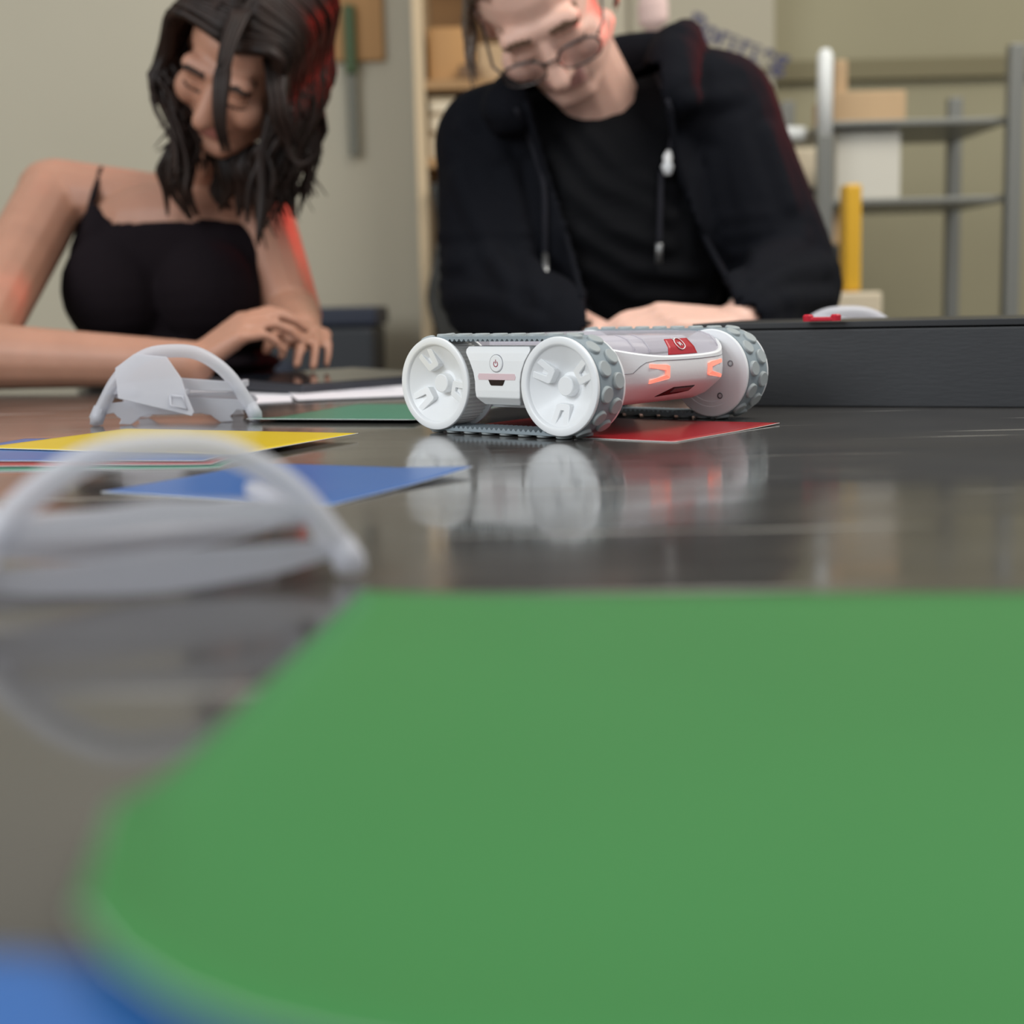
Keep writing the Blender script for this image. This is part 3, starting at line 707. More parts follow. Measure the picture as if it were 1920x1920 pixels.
# t-shirt
ts = MB(); torso(ts, 0.010, False); ts.ell((cx, 2.13, -0.13), (0.170, 0.135, 0.13))
tee_me = blob(ts, 0.006, 4)
tee_me = cut(tee_me, lambda c: c.z < -0.24)
def fold(me, curves, amp, wpx):
    nor = [v.normal.copy() for v in me.vertices]; cos = [v.co.copy() for v in me.vertices]
    for i, p in enumerate(cos):
        if p.y > 2.06: continue
        x, y = proj(p); k = 0.0
        for c in curves:
            dm = 1e9
            for (ax, ay), (bx, by) in zip(c, c[1:]):
                L = (bx - ax)**2 + (by - ay)**2; t = max(0, min(1, ((x - ax)*(bx - ax) + (y - ay)*(by - ay))/L))
                dm = min(dm, math.hypot(x - ax - t*(bx - ax), y - ay - t*(by - ay)))
            k += math.exp(-(dm/wpx)**2) - 0.6*math.exp(-((dm - 2.1*wpx)/wpx)**2)
        me.vertices[i].co = p + nor[i]*amp*max(-1.2, min(1.4, k))
fold(tee_me, [[(1000, 230), (1060, 350), (1150, 430), (1250, 465)], [(1040, 230), (1120, 340), (1260, 400)], [(1090, 440), (1180, 500), (1300, 520)], [(1100, 500), (1190, 560), (1340, 560)], [(1100, 250), (1180, 330), (1260, 360)]], 0.0035, 13)
tee = finish(tee_me, 't_shirt', 'tee_black', man)
# hoodie: open in front
hd = MB(); torso(hd, 0.024, False); hd.ell((cx, 2.13, -0.13), (0.186, 0.150, 0.13))
for sh, el, wr in ((shL, elL, wrL), (shR, elR, wrR)):
    hd.cap(sh, el, 0.074, 0.066); hd.cap(el, el.lerp(wr, 0.80), 0.068, 0.050); hd.cap(el.lerp(wr, 0.80), el.lerp(wr, 0.93), 0.047, 0.043)
    for k in range(4):                                          # sleeve folds at the elbow
        t = 0.62 + 0.1*k; c0 = sh.lerp(el, t); hd.ell(c0, (0.074, 0.072, 0.016))
    for k in range(3):
        c0 = el.lerp(wr, 0.12 + 0.2*k); hd.ell(c0, (0.022, 0.064 - 0.006*k, 0.062 - 0.005*k))
# hood rolled round the neck
hood = [atY(955, 205, 1.93), atY(985, 175, 1.985), neck0 + Vector((-0.06, 0.075, 0.050)), neck0 + Vector((0.03, 0.10, 0.085)), neck0 + Vector((0.105, 0.065, 0.080)), atY(1262, 112, 1.975), atY(1262, 175, 1.93)]
hs = spline(hood, 4)
for a, b in zip(hs, hs[1:]): hd.cap(a, b, 0.036, 0.036, 10)
hd.cap(atY(1270, 95, 1.99), atY(1285, 70, 2.02), 0.034, 0.022)
hd_me = blob(hd, 0.006, 4)
fold(hd_me, [[(1330, 300), (1350, 420), (1370, 540)], [(1400, 560), (1470, 510), (1545, 500)], [(1390, 600), (1460, 560), (1550, 560)], [(1420, 480), (1500, 450)], [(860, 330), (900, 430), (960, 560)],
             [(930, 260), (970, 380), (1010, 560)], [(850, 490), (920, 480), (980, 540)], [(845, 560), (920, 560), (1000, 600)], [(1290, 190), (1380, 180)], [(870, 240), (930, 290)], [(1440, 250), (1480, 380)]], 0.0038, 14)
lz = [(120, 972, 1238), (190, 990, 1246), (330, 1030, 1272), (450, 1068, 1318), (560, 1098, 1380), (700, 1120, 1400)]
def zip_at(py):
    for (y0, a0, b0), (y1, a1, b1) in zip(lz, lz[1:]):
        if y0 <= py <= y1: t = (py - y0)/(y1 - y0); return a0 + (a1 - a0)*t, b0 + (b1 - b0)*t
    return (lz[0][1], lz[0][2]) if py < lz[0][0] else (lz[-1][1], lz[-1][2])
nb = atY(1150, 150, 1.98)
def open_front(c):
    if c.z < -0.24: return True
    x, y = proj(c); a, b = zip_at(y)
    if c.y < 2.03 and a < x < b and y > 120: return True
    if (Vector((c.x, c.y)) - Vector((neck0.x, neck0.y - 0.02))).length < 0.062 and c.z > 0.34: return True
    if c.x > 0 and any((c - (el.lerp(wr, 0.93))).dot((wr - el).normalized()) > 0.030 and (c - wr).length < 0.08 for el, wr in ((elL, wrL), (elR, wrR))): return True
    return False
hoodie = solid(finish(cut(hd_me, open_front), 'hoodie', 'hoodie_black', man), 0.004)
bvh = [BVHTree.FromPolygons([v.co for v in o.data.vertices], [tuple(p.vertices) for p in o.data.polygons]) for o in (hoodie, tee)]
def on_cloth(px, py, off=0.006):
    d = ray(px, py).normalized(); best = None
    for t in bvh:
        h = t.ray_cast(EYE, d)
        if h[0] is not None and (best is None or h[3] < best): best = h[3]
    return EYE + d*((best or 1.92) - off)
# zip edges
for k, side in ((1, 'a'), (2, 'b')):
    pts = [on_cloth(l[k] + (-6 if k == 1 else 6), l[0], 0.008) for l in lz[1:5]]
    MB().tube(spline(pts, 6), 0.0045, 8).build('zip_edge', 'hoodie_black', hoodie, smooth=True)
def cord(pxs, name='drawstring'):
    return MB().tube(spline([on_cloth(x, y, 0.010) for x, y in pxs], 6), 0.0038, 8).build(name, 'cord_black', hoodie, smooth=True)
c1 = cord([(968, 205), (992, 260), (1018, 340), (1022, 420), (1022, 480)])
MB().tube([on_cloth(1022, 478, 0.011), on_cloth(1023, 512, 0.011)], 0.0042, 8).build('cord_tip', 'cord_tip', hoodie, smooth=True)
c2 = cord([(1232, 140), (1254, 195), (1262, 240), (1256, 288)])
MB().tube([on_cloth(1254, 284, 0.013), on_cloth(1252, 296, 0.014), on_cloth(1251, 312, 0.015), on_cloth(1252, 328, 0.014)], [0.0035, 0.0065, 0.0085, 0.005], 12).build('toggle', 'white_gloss', hoodie, smooth=True)
c3 = cord([(1240, 322), (1238, 380), (1236, 460)])
MB().tube([on_cloth(1236, 456, 0.011), on_cloth(1235, 492, 0.011)], 0.0045, 8).build('cord_tip', 'cord_tip', hoodie, smooth=True)
# glasses
gls = empty('glasses'); gls.parent = man
def G(p): return HB @ Vector(p)
for s in (-1, 1):
    rim = []
    for i in range(21):
        q = 2*PI*i/20; cx_, cz_ = 0.0355*s, -0.006
        a = abs(math.cos(q))**0.75*math.copysign(1, math.cos(q)); b = abs(math.sin(q))**0.75*math.copysign(1, math.sin(q))
        rim.append(G((cx_ + 0.0265*a, -0.107 + 0.30*abs(cx_ + 0.0265*a)**1.35*0.9, cz_ + 0.0185*b)))
    MB().tube(rim, 0.0013, 8).tube(rim[0:11], 0.0019, 8).build('rim', 'glasses_frame', gls, smooth=True)
    lm = MB(); c0 = sum(rim[:20], Vector())/20; lm.add([c0] + rim[:20], [(0, i + 1, (i + 1) % 20 + 1) for i in range(20)]); lm.build('lens', 'lens_clear', gls)
    MB().tube([G((s*0.062, -0.094, 0.0)), G((s*0.071, -0.080, 0.002)), G((s*0.077, -0.02, 0.002)), G((s*0.079, 0.012, 0.004)), G((s*0.078, 0.03, -0.02))], 0.0019, 8).build('temple', 'glasses_frame', gls, smooth=True)
MB().tube([G((-0.010, -0.1065, 0.000)), G((0, -0.1105, 0.004)), G((0.010, -0.1065, 0.000))], 0.0017, 8).build('bridge', 'glasses_frame', gls, smooth=True)
# hair
def strand_field(Mh, n, mat_, parent, gen, name='hair', cap_test=None, cap_r=(0.082, 0.101, 0.084)):
    m = MB()
    for i in range(n):
        pts, r = gen(i)
        sp = spline(pts, 4); k = len(sp)
        m.tube(sp, [max(0.0006, r*(1 - 0.8*(j/(k - 1))**4)) for j in range(k)], 6, 0.55)
    c = MB().ell((0, 0.018, 0.038), cap_r, None, 40)
    c2_ = c.mesh('cap'); cut(c2_, cap_test)
    off = len(m.v); m.v += [tuple(Mh @ v.co) for v in c2_.vertices]; m.f += [tuple(i + off for i in p.vertices) for p in c2_.polygons]
    bpy.data.meshes.remove(c2_)
    return m.build(name, mat_, parent, smooth=True)
def man_hair(i):
    r = random.random; g = r()
    if g < 0.72:      # crown swept back
        x = (r()*2 - 1)*0.070; y0 = -0.058 + 0.03*(abs(x)/0.07)**2; z0 = 0.098 - 0.045*(abs(x)/0.07)**2
        pts = [(x, y0, z0), (x*1.08, y0 + 0.05, z0 + 0.032), (x*1.1, 0.05, z0 + 0.032), (x*1.05, 0.108, 0.030 + 0.02*r()), (x*0.9, 0.112, -0.03 - 0.03*r())]
        pts = [HB @ Vector((a, b + 0.006*r(), c + 0.006*r())) for a, b, c in pts]; return pts, 0.006 + 0.004*r()
    s = -1 if g < 0.86 else 1
    y0 = -0.02 + 0.06*r(); p0 = HB @ Vector((s*0.078, y0, 0.045)); p1 = HB @ Vector((s*(0.090 + 0.008*r()), y0 + 0.006, 0.0)); 
    ln = (0.07 if s < 0 else 0.05)*(0.5 + r()*0.6)
    p2 = p1 + Vector((0.004*s, 0.0, -0.45*ln)); p3 = p1 + Vector((0.010*(r() - 0.3), -0.004, -ln))
    return [p0, p1, p2, p3], 0.0032 + 0.003*r()
strand_field(HB, 190, 'hair_brown', man, man_hair, cap_test=lambda c: (c.y < -0.020 and c.z < 0.104 - 0.55*abs(c.x)) or c.z < -0.04 or (c.z < 0.02 and c.y < 0.02))

# ---------------- the long-haired person on the left
HG = Matrix.Translation((-0.334, 1.905, 0.412)) @ Matrix.Scale(0.93, 4) @ Euler((math.radians(42), math.radians(26), math.radians(-6))).to_matrix().to_4x4()
gs_R, gs_L = Vector((-0.352, 2.04, 0.245)), Vector((-0.650, 2.10, 0.265))
ge_R, ge_L = Vector((-0.306, 2.03, 0.085)), Vector((-0.670, 1.77, 0.046))
gw_R, gw_L = atY(566, 638, 1.87) + Vector((0, 0, 0.0125)), atY(362, 686, 1.705) + Vector((0, 0, 0.003))
gn = Vector((-0.455, 2.07, 0.285)); gx = -0.478
def gtorso(mb, g=0.0):
    mb.ell((gx, 2.08, 0.13), (0.142 + g, 0.098 + g, 0.165 + g)); mb.ell((gx, 2.10, -0.06), (0.132 + g, 0.102 + g, 0.17 + g))
    for s in (-1, 1): mb.ell((gx + s*0.062, 2.005, 0.125), (0.066 + g, 0.062 + g, 0.070 + g))
gb_ = MB(); gtorso(gb_); gb_.ell((gx, 2.14, -0.20), (0.170, 0.13, 0.11))
gb_.cap(gn + Vector((0, 0, -0.03)), HG @ Vector((0, 0.02, -0.05)), 0.050, 0.046)
gb_.cap(gn + Vector((0.02, 0.0, -0.045)), gs_R, 0.046, 0.052); gb_.cap(gn + Vector((-0.02, 0.0, -0.045)), gs_L, 0.046, 0.052)
gb_.ell((gx + 0.02, 2.04, 0.215), (0.13, 0.07, 0.06))
place_head(gb_, HG)
gb_.cap(gs_R, ge_R, 0.050, 0.044); gb_.cap(ge_R, gw_R, 0.043, 0.027); gb_.cap(gs_L, ge_L, 0.050, 0.044); gb_.cap(ge_L, gw_L, 0.043, 0.027)
hand(gb_, gw_R, Vector((0.022, -0.090, -0.004)), (0.3, 0.0, 1), 0.84, (0.35, 0.37, 0.38, 0.39), 1, 0.10, 0.5)
hand(gb_, gw_L, Vector((0.078, 0.005, 0.048)), (-0.35, -0.45, 0.85), 0.86, (0.44, 0.48, 0.52, 0.56), -1, 0.12, 0.5)
for s in (-1, 1):
    kn_ = Vector((gx + s*0.11, 1.74, -0.21)); an = Vector((gx + s*0.11, 1.82, -0.66))
    gb_.cap((gx + s*0.08, 2.12, -0.20), kn_, 0.076, 0.055); gb_.cap(kn_, an, 0.052, 0.036); gb_.cap(an + Vector((0, 0.02, -0.058)), an + Vector((0, -0.14, -0.066)), 0.033, 0.026)
me = blob(gb_, 0.0036, 5)
girl = finish(me, 'person', ['skin_tan', 'lip_tan', 'brow_dark']); face_mats(me, HG)
tag(girl, 'person with long dark wavy hair in a black sleeveless top, leaning over a tablet', 'person')
gt = MB(); gtorso(gt, 0.009); gt.ell((gx, 2.13, -0.15), (0.160, 0.130, 0.12))
gt.ell((gx + 0.015, 2.045, 0.17), (0.148, 0.088, 0.085))
for s in (-1, 1): gt.cap((gx + s*0.085, 2.00, 0.20), (gx + s*0.080, 2.07, 0.285), 0.020, 0.018); gt.cap((gx + s*0.080, 2.07, 0.285), (gx + s*0.085, 2.14, 0.20), 0.018, 0.018)
for z in (0.02, -0.01, 0.05): gt.ell((gx, 2.075, z), (0.150, 0.112, 0.012))
gme = cut(blob(gt, 0.006, 4), lambda c: c.z < -0.24 or (c.z > 0.212 + 0.9*max(0, abs(c.x - gx) - 0.055) and abs(c.x - gx) < 0.09))
solid(finish(gme, 'tank_top', 'tank_black', girl), 0.004)
tm = MB(); tm.ell((gx, 2.14, -0.20), (0.180, 0.14, 0.118))
for s in (-1, 1):
    kn_ = Vector((gx + s*0.11, 1.74, -0.21)); an = Vector((gx + s*0.11, 1.82, -0.64))
    tm.cap((gx + s*0.08, 2.12, -0.20), kn_, 0.086, 0.065); tm.cap(kn_, an, 0.062, 0.048)
finish(blob(tm, 0.008), 'trousers', 'trousers_navy', girl)
for s in (-1, 1):
    an = Vector((gx + s*0.11, 1.82, -0.66)); MB().cap(an + Vector((0, 0.03, -0.054)), an + Vector((0, -0.15, -0.062)), 0.044, 0.036).build('shoe', 'shoe_dark', girl, smooth=True)
def girl_hair(i):
    r = random.random; g = r()
    # long locks from the parting, over the side of the head, then falling with gravity
    s = -1 if g < 0.46 else 1
    y0 = -0.072 + 0.175*r()
    part = HG @ Vector((0.010 + 0.004*s, y0, 0.119 - 0.95*max(0, -y0 - 0.02)))
    side = HG @ Vector((s*(0.066 + 0.014*r()), y0 + 0.012, 0.072 + 0.008*r()))
    low_ = HG @ Vector((s*((0.088 if s < 0 else 0.070) + 0.012*r()), y0 + 0.016, 0.000))
    ln = 0.08 + 0.11*r(); wv = 0.010*math.sin(i*2.4); dr = 0.0 if s < 0 else 1.0
    if s > 0: ln += max(0, low_.x + 0.27)*0.6
    a = low_ + Vector((0.012*min(s, 0) + wv - 0.010*dr, 0.01*(r() - 0.5), -0.35*ln)); b = low_ + Vector((0.020*(r() - 0.5) + 0.012*(1 - dr) - 0.026*dr - wv, 0.02*(r() - 0.3), -0.7*ln))
    c = low_ + Vector((0.03*(r() - 0.5) + wv - 0.030*dr, 0.02*(r() - 0.5), -ln))
    return [part, side, low_, a, b, c], 0.0045 + 0.0055*r()
gh = strand_field(HG, 330, 'hair_dark', girl, girl_hair, cap_test=lambda c: (c.y < -0.010 and c.z < 0.112 - 0.35*abs(c.x)) or c.z < -0.05 or (c.z < 0.0 and c.y < 0.02), cap_r=(0.083, 0.103, 0.086))
fl = MB()
def lockpx(pts, r, n=6):
    sp = spline([atY(x, y, Y) for x, y, Y in pts], 5); k = len(sp)
    fl.tube(sp, [max(0.0008, r*(1 - 0.8*(j/(k - 1))**2)) for j in range(k)], n, 0.6)
# locks over the face and around the chest
for dx in (-9, -3, 4, 10): lockpx([(452 + dx*1.5, 20, 1.80), (426 + dx, 90, 1.775), (414 + dx, 160, 1.765), (412 + dx*0.8, 230, 1.77), (424 + dx*0.8, 285, 1.79)], 0.006)
for dx in (-12, 0, 12): lockpx([(505 + dx, 60, 1.86), (520 + dx, 140, 1.83), (522 + dx, 210, 1.82), (548 + dx*1.2, 275, 1.84)], 0.011)
for k in range(4): lockpx([(530, 240, 1.86), (535 + 4*k, 285 + 3*k, 1.87), (565, 305 + k*2, 1.87), (590 + 3*k, 292 - k*2, 1.87), (607 - 2*k, 280 + 2*k, 1.87)], 0.0035)
for k in range(26):
    x0 = 300 + random.random()*190; xe = x0 + random.uniform(-10, 50)
    lockpx([(x0 + 15, 270, 1.93), (x0 - 8 + 20*random.random(), 320, 1.93), (x0 + 18*random.random(), 360, 1.94), (xe, 395 + 18*random.random(), 1.95)] if not 350 < x0 < 405 else [(x0 + 40, 280, 1.94), (x0 + 60, 325, 1.95), (x0 + 48, 360, 1.95), (x0 + 66, 392, 1.95)], 0.008 + 0.004*random.random())
fl.build('loose_locks', 'hair_dark', girl, smooth=True)
# ---------------- stools
for (x, y, lab, st) in ((cx, 2.16, 'wooden stool under the person in the hoodie', -0.32), (gx, 2.15, 'wooden stool under the long-haired person', -0.325)):
    stl = empty('stool', (x, y, FLOOR_Z)); tag(stl, lab, 'stool', 'stools behind the bench')
    h_ = st - FLOOR_Z
    MB().lathe([(0, h_ - 0.03), (0.15, h_ - 0.03), (0.16, h_ - 0.015), (0.15, h_), (0, h_)], 32, 'z').build('seat', 'stool_wood', stl, smooth=True, edge=0.6)
    for a in range(4):
        q = PI/4 + a*PI/2; MB().cap((0.10*math.cos(q), 0.10*math.sin(q), h_ - 0.03), (0.15*math.cos(q), 0.15*math.sin(q), 0.018), 0.017, 0.016).build('leg', 'stool_wood', stl, smooth=True)

# ================================================================== background, left of the man
def slab(x0, y0, x1, y1, Y, depth):
    a, b = atY(x0, y0, Y), atY(x1, y1, Y); return MB().box(((a.x + b.x)/2, Y + depth/2, (a.z + b.z)/2), (abs(b.x - a.x), depth, abs(a.z - b.z)))
def one(name, mb, m, label, cat, group=None, bevel=0.002):
    """single-mesh thing with its origin at its own base"""
    mn = [min(v[k] for v in mb.v) for k in range(3)]; mx_ = [max(v[k] for v in mb.v) for k in range(3)]
    c = Vector(((mn[0] + mx_[0])/2, (mn[1] + mx_[1])/2, mn[2]))
    mb.xf(Matrix.Translation(-c)); o = mb.build(name, m, None, bevel=bevel); o.location = c; tag(o, label, cat, group); return o
a = atY(720, 112, WALL_Y - 0.02); b = atY(455, 105, WALL_Y - 0.02)
one('wall_board', MB().box(((a.x + b.x)/2, WALL_Y - 0.010, a.z + 0.30), (a.x - b.x, 0.018, 0.60)), 'wood_board', 'orange-brown plywood board mounted on the beige wall', 'board')
def hang_tool(px, y0, ym, y1, wpx, mt, mb_, label, px_mid):
    Y = WALL_Y - 0.04
    t0, tm_, t1 = atY(px, y0, Y), atY(px_mid, ym, Y), atY(px_mid, y1, Y); wd = wpx/F_PX*Y
    r = empty('hanging_tool', (tm_.x, Y + 0.008, t1.z)); tag(r, label, 'tool', 'tools hanging on the wall board')
    MB().box((0, 0, (t0.z + tm_.z)/2 - t1.z), (wd*1.12, 0.026, t0.z - tm_.z)).build('handle', mt, r, bevel=0.006)
    MB().box((0, 0.003, (tm_.z - t1.z)/2), (wd, 0.010, tm_.z - t1.z + 0.02)).build('blade', mb_, r, bevel=0.003)
    MB().tube([(0, -0.012, t0.z - t1.z - 0.03), (0, 0.034, t0.z - t1.z - 0.03)], 0.006, 10).build('hook', 'steel_screw', r, smooth=True)
hang_tool(652, 8, 138, 285, 19, 'tool_green', 'tool_grey', 'long hanging tool with a dark green upper half', 658)
hang_tool(563, -60, 72, 134, 24, 'tool_navy', 'tool_light', 'long hanging tool with a navy upper half and pale grey end', 569)
one('shadow_strip', slab(578, 130, 588, 275, WALL_Y - 0.03, 0.02), 'tool_grey', 'narrow grey strip standing in for the shadow below the navy tool', 'strip')  # shadow below the navy tool, built as a thin grey slab
# navy bin
bp_ = atY(705, 574, 3.3); bw = 0.34
bin_ = empty('waste_bin', (bp_.x - bw/2, 3.47, FLOOR_Z)); tag(bin_, 'dark navy plastic bin against the beige wall', 'bin')
hb = bp_.z - FLOOR_Z
vs = []
for z, k in ((0, 0.82), (hb - 0.045, 0.95)):
    for x, y in ((-1, -1), (1, -1), (1, 1), (-1, 1)): vs.append((x*bw/2*k, y*bw/2*k, z))
MB().add(vs, [(0, 1, 2, 3), (4, 5, 6, 7), (0, 1, 5, 4), (1, 2, 6, 5), (2, 3, 7, 6), (3, 0, 4, 7)]).build('body', 'bin_grey', bin_, bevel=0.012)
MB().box((0, 0, hb - 0.022), (bw, bw, 0.044)).build('rim', 'bin_navy', bin_, bevel=0.008)
MB().box((-0.07, -bw/2*0.93 , hb*0.55), (0.08, 0.02, hb*0.62)).build('label_panel', 'bin_navy', bin_, bevel=0.004)
# wooden shelf unit behind the man
SY = 3.40
x0 = atY(778, 200, SY).x; x1 = atY(1010, 200, SY).x
shelf = empty('wooden_shelf', ((x0 + x1)/2, SY + 0.17, FLOOR_Z)); tag(shelf, 'pale wooden shelf unit on the wall behind the person in the hoodie', 'shelf')
hw = (x1 - x0)/2
for s in (-1, 1):
    MB().box((s*(hw - 0.012), 0, 0.95), (0.024, 0.34, 1.90)).build('upright', 'wood_pale', shelf)
MB().box((0, 0.165, 0.95), (2*hw - 0.05, 0.010, 1.90)).build('back_panel', 'wood_brown', shelf)
zs = [atY(785, 296, SY).z - FLOOR_Z, atY(785, 150, SY).z - FLOOR_Z, 0.10, 0.52, 1.86]
for z in zs: MB().box((0, -0.004, z - 0.011), (2*hw - 0.050, 0.325, 0.022)).build('shelf_board', 'wood_brown', shelf)
xi = x0 + 0.028
def shelf_box(name, X0, X1, z0, z1, m, label, cat, group=None, dy=0.0, dep=0.22, bev=0.004):
    return one(name, MB().box(((X0 + X1)/2, SY + 0.045 + dy + dep/2, (z0 + z1)/2), (X1 - X0, dep, z1 - z0)), m, label, cat, group, bev)
zA, zB, zC = [z + FLOOR_Z for z in (zs[0], zs[1], zs[4])]
h1 = (zB - 0.022 - zA)
for k, (m, lab, f0, f1) in enumerate((('cream_box', 'lowest of the three cream trays stacked on the shelf', 0, 0.40), ('cream_box', 'middle of the three cream trays stacked on the shelf', 0.40, 0.68), ('cream_box', 'topmost cream tray stacked on the shelf', 0.68, 0.90))):
    shelf_box('storage_tray', xi + 0.002*k, xi + 0.20, zA + h1*f0 + 0.0005, zA + h1*f1 - 0.006, m, lab, 'tray', 'cream trays on the wooden shelf', -0.01*k)
    shelf_box('tray_lid', xi, xi + 0.203, zA + h1*f1 - 0.0055, zA + h1*f1, 'wood_pale', ('thin tan lid on the %s cream tray' % ('lowest', 'middle', 'topmost')[k]), 'lid', 'tan tray lids', -0.012*k, 0.222, 0.001)
shelf_box('wooden_crate', xi + 0.004, xi + 0.112, zB + 0.001, zB + 0.125, 'wood_board', 'small orange-brown wooden crate on the upper shelf', 'crate')
shelf_box('carton', xi + 0.120, xi + 0.20, zB + 0.001, zB + 0.085, 'cardboard', 'tan carton beside the small orange-brown crate', 'carton')
shelf_box('dark_tin', xi + 0.075, xi + 0.125, zB + 0.001, zB + 0.035, 'wood_dark', 'small dark tin in front of the orange-brown crate', 'tin', None, -0.035, 0.03)
z52 = zs[3] + FLOOR_Z
shelf_box('carton', xi + 0.055, xi + 0.16, z52 + 0.001, z52 + 0.34, 'cardboard', 'tall brown carton on the shelf below the trays', 'carton', None, 0.09, 0.14)
def bottle(X, Yb, z, h, lab):
    r = empty('bottle', (X, Yb, z)); tag(r, lab, 'bottle', 'pale bottles with blue caps')
    MB().lathe([(0, 0), (0.021, 0), (0.022, h*0.72), (0.011, h*0.84), (0.011, h*0.88), (0, h*0.88)], 24, 'z').build('bottle_body', 'bottle_pale', r, smooth=True, edge=0.7)
    MB().lathe([(0, h*0.86), (0.014, h*0.86), (0.014, h), (0, h)], 20, 'z').build('cap', 'cap_blue', r, smooth=True, edge=0.7)
zt = atY(803, 328, SY + 0.08).z; zm = atY(808, 420, SY + 0.05).z
bottle(xi + 0.030, SY + 0.10, z52 + 0.0005, zt - z52, 'taller pale bottle with blue cap at the left of the lower shelf')
bottle(xi + 0.040, SY + 0.045, z52 + 0.0005, zm - z52, 'shorter pale bottle with blue cap in front of the taller one')
# dark hose hanging at the shelf's front
hp = [atY(818, 345, SY - 0.03), atY(830, 420, SY - 0.035), atY(822, 500, SY - 0.04), atY(812, 560, SY - 0.04), atY(830, 625, SY - 0.04), atY(845, 700, SY - 0.04)]
hm = MB().tube(spline(hp, 6), 0.015, 10); hm.tube(spline([p + Vector((0.028, 0.0, -0.02)) for p in hp], 6), 0.012, 10)
one('hose', hm, 'dark_rubber', 'dark rubber hose hanging down the shelf front', 'hose', bevel=0)

# ================================================================== background, right of the man
SGY = WALL_Y - 0.012
a, b = atY(1180, -60, SGY), atY(1450, 128, SGY)
sign = empty('wall_sign', ((a.x + b.x)/2, SGY, b.z)); tag(sign, 'beige sign panel on the wall with slanted dark blue lettering', 'sign')
MB().box((0, 0, (a.z - b.z)/2), (b.x - a.x, 0.02, a.z - b.z)).build('panel', 'sign_panel', sign, bevel=0.002)
def text(body, size, loc, rot, m, parent, name='lettering'):
    cu = bpy.data.curves.new(name, 'FONT'); cu.body = body; cu.size = size; cu.extrude = 0.001; cu.offset = 0.002; cu.align_x = 'LEFT'
    t = bpy.data.objects.new(name, cu); C.objects.link(t)
    dg = bpy.context.evaluated_depsgraph_get(); dg.update()
    me = bpy.data.meshes.new_from_object(t.evaluated_get(dg)); bpy.data.objects.remove(t)
    o = link(name, me, m, parent); o.location = loc; o.rotation_euler = rot; return o
tp0 = atY(1284, 62, SGY) - Vector(sign.location)
text('Pommeg', 0.078, (tp0.x, -0.0115, tp0.z), (PI/2, math.radians(22), 0), 'sign_ink', sign)
tp1 = atY(1392, 118, SGY) - Vector(sign.location)
MB().box((tp1.x + 0.01, -0.0110, tp1.z), (0.06, 0.002, 0.014), Matrix.Rotation(math.radians(16), 3, 'Y')).build('underline', 'sign_ink', sign)
pk = [atY(1215, -70, 2.9), atY(1222, -20, 2.9), atY(1224, 20, 2.9), atY(1226, 58, 2.9)]
one('hanging_cloth', MB().tube(spline(pk, 6), [0.030]*10 + [0.034]*6 + [0.03, 0.022, 0.012], 14, 0.5), 'pink_cloth', 'pale pink cloth hanging behind the head of the person in the hoodie', 'cloth', bevel=0)
# metal rack
RY = 3.0
def rx(px, py): return atY(px, py, RY).x
rack = empty('storage_rack', (atY(1640, 300, RY).x, RY + 0.2, FLOOR_Z)); tag(rack, 'grey metal storage rack with a white top post, right of the hoodie', 'rack')
RX0 = rack.location.x
def rk(name, x0, x1, z0, z1, y0, y1, m, bev=0.002): return MB().box(((x0 + x1)/2 - RX0, (y0 + y1)/2 - RY - 0.2, (z0 + z1)/2 - FLOOR_Z), (x1 - x0, y1 - y0, z1 - z0)).build(name, m, rack, bevel=bev)
pxl = rx(1546, 300); zt = atY(1548, 92, RY).z; zw = atY(1546, 255, RY).z
MB().tube([(pxl - RX0, -0.2, zw - FLOOR_Z), (pxl - RX0, -0.2, zt - FLOOR_Z - 0.012), (pxl - RX0, -0.2, zt - FLOOR_Z)], [0.0155, 0.0155, 0.009], 16).build('white_post', 'white_pipe', rack, smooth=True)
rk('upright', pxl - 0.015, pxl + 0.015, FLOOR_Z, zw, RY - 0.014, RY + 0.016, 'metal_rack')
xr = rx(1900, 300)
rk('upright', xr - 0.015, xr + 0.015, FLOOR_Z, zt, RY - 0.014, RY + 0.016, 'metal_rack')
for x in (pxl, xr): rk('upright', x - 0.015, x + 0.015, FLOOR_Z, zt - 0.05, RY + 0.385, RY + 0.415, 'metal_rack')
z1 = atY(1600, 224, RY).z; z2 = atY(1600, 372, RY).z
for z in (z1, z2, FLOOR_Z + 0.3):
    rk('shelf_plate', pxl + 0.001, xr - 0.001, z - 0.012, z, RY + 0.017, RY + 0.384, 'metal_rack')
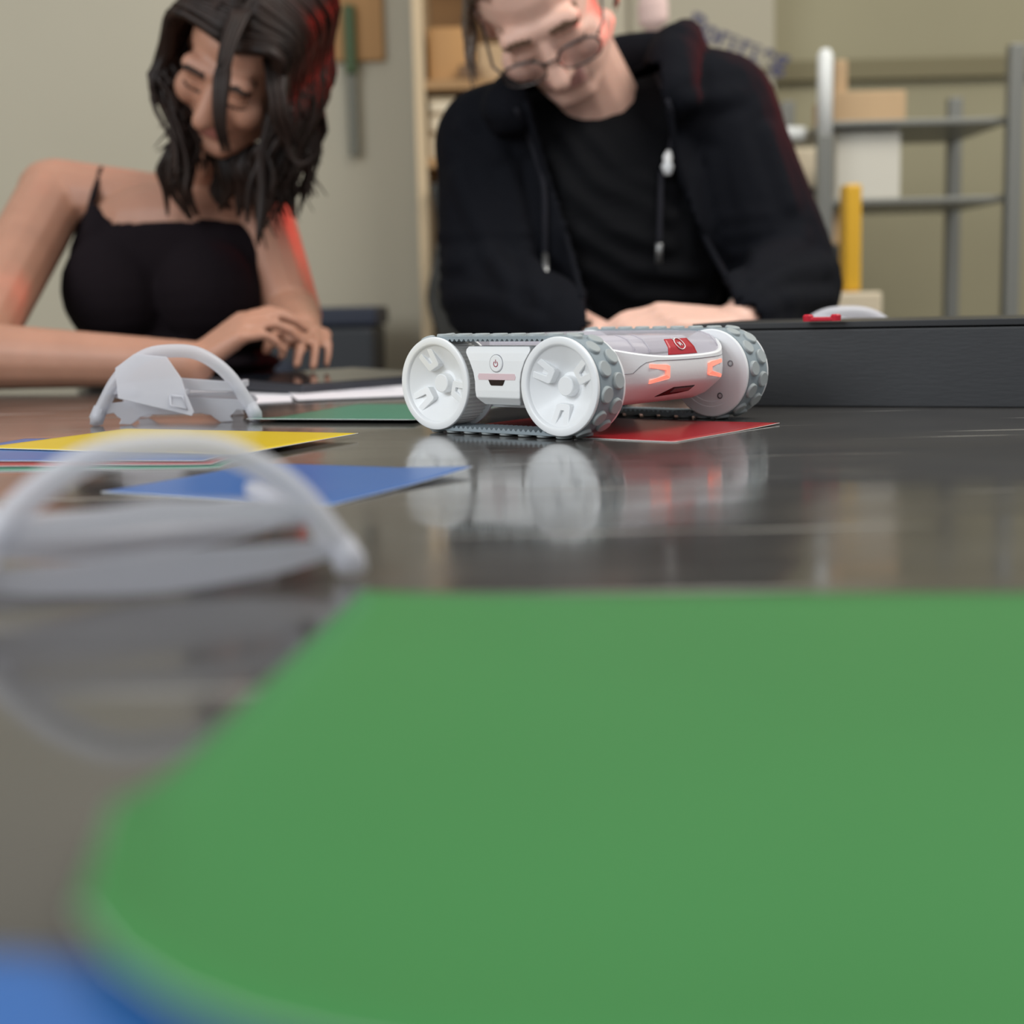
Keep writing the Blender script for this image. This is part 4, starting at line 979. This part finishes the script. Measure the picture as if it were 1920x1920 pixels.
# white rail going left from the post
za = atY(1500, 248, RY + 0.1).z
rail = empty('white_rail', (rx(1440, 250), RY + 0.12, za)); tag(rail, 'white horizontal pipe rail beside the metal rack', 'rail')
MB().tube([(-0.12, 0, 0), (0.055, 0, 0), (rx(1528, 250) - rx(1440, 250), -0.02, -0.004)], 0.0155, 14).build('pipe', 'white_pipe', rail, smooth=True)
MB().tube([(-0.05, 0, -0.01), (-0.05, 0, FLOOR_Z - za)], 0.012, 12).build('support', 'metal_rack', rail, smooth=True)
def rbox(name, X0, Y0, X1, m, label, cat, zb, group=None, dep=0.2, dy=0.05, bev=0.004):
    a = atY(X0, Y0, RY + dy); b_ = atY(X1, Y0, RY + dy)
    return one(name, MB().box(((a.x + b_.x)/2, RY + dy + dep/2, (a.z + zb)/2 + 0.0004), (b_.x - a.x, dep, a.z - zb)), m, label, cat, group, bev)
rbox('carton', 1562, 172, 1700, 'cardboard', 'wide tan carton on the top of the metal rack', 'carton', z1)
zc = atY(1600, 172, RY + 0.05).z
rbox('carton', 1566, 112, 1590, 'cardboard', 'small tan carton standing on the wide carton', 'carton', zc + 0.001, None, 0.1, 0.08)
rbox('storage_tub', 1567, 247, 1690, 'tub_cream', 'off-white tub on the middle level of the metal rack', 'tub', z2)
# cream cabinet left of the rack
a = atY(1470, 278, 3.47); b = atY(1530, 352, 3.47)
one('cream_cabinet', MB().box(((a.x + b.x)/2 - 0.03, 3.57, (a.z + b.z)/2), (b.x - a.x + 0.08, 0.2, a.z - b.z)), 'cream_box', 'cream coloured box between the hoodie and the rack post', 'box', None, 0.006)
sk_ = one('dark_cabinet', MB().box(((a.x + b.x)/2 - 0.03, 3.57, (b.z + FLOOR_Z)/2), (b.x - a.x + 0.10, 0.21, b.z - FLOOR_Z)), 'dark_rubber', 'dark cabinet standing under the cream box', 'cabinet', None, 0.006)
# yellow post in front of the rack
a = atY(1584, 345, 2.7); b = atY(1616, 345, 2.7); zb2 = atY(1590, 548, 2.7).z
yp_ = empty('yellow_stand', ((a.x + b.x)/2, 2.72, FLOOR_Z)); tag(yp_, 'yellow painted post on a pale base at the right edge', 'post')
MB().box((0, 0, (a.z + zb2)/2 - FLOOR_Z), (b.x - a.x, 0.05, a.z - zb2)).build('post', 'yellow_paint', yp_, bevel=0.006)
MB().box((0, 0, (zb2 - FLOOR_Z)/2), (b.x - a.x + 0.07, 0.09, zb2 - FLOOR_Z)).build('base', 'cream_box', yp_, bevel=0.006)
# dark tool box on the low rack shelf and a tan block
rbox('tool_case', 1556, 460, 1580, 'dark_rubber', 'dark case on the lowest level of the metal rack', 'case', FLOOR_Z + 0.3, None, 0.22)
rbox('wood_block', 1562, 395, 1584, 'cardboard', 'tan block lying on the dark case in the rack', 'block', atY(1570, 460, RY + 0.05).z + 0.001, None, 0.15)
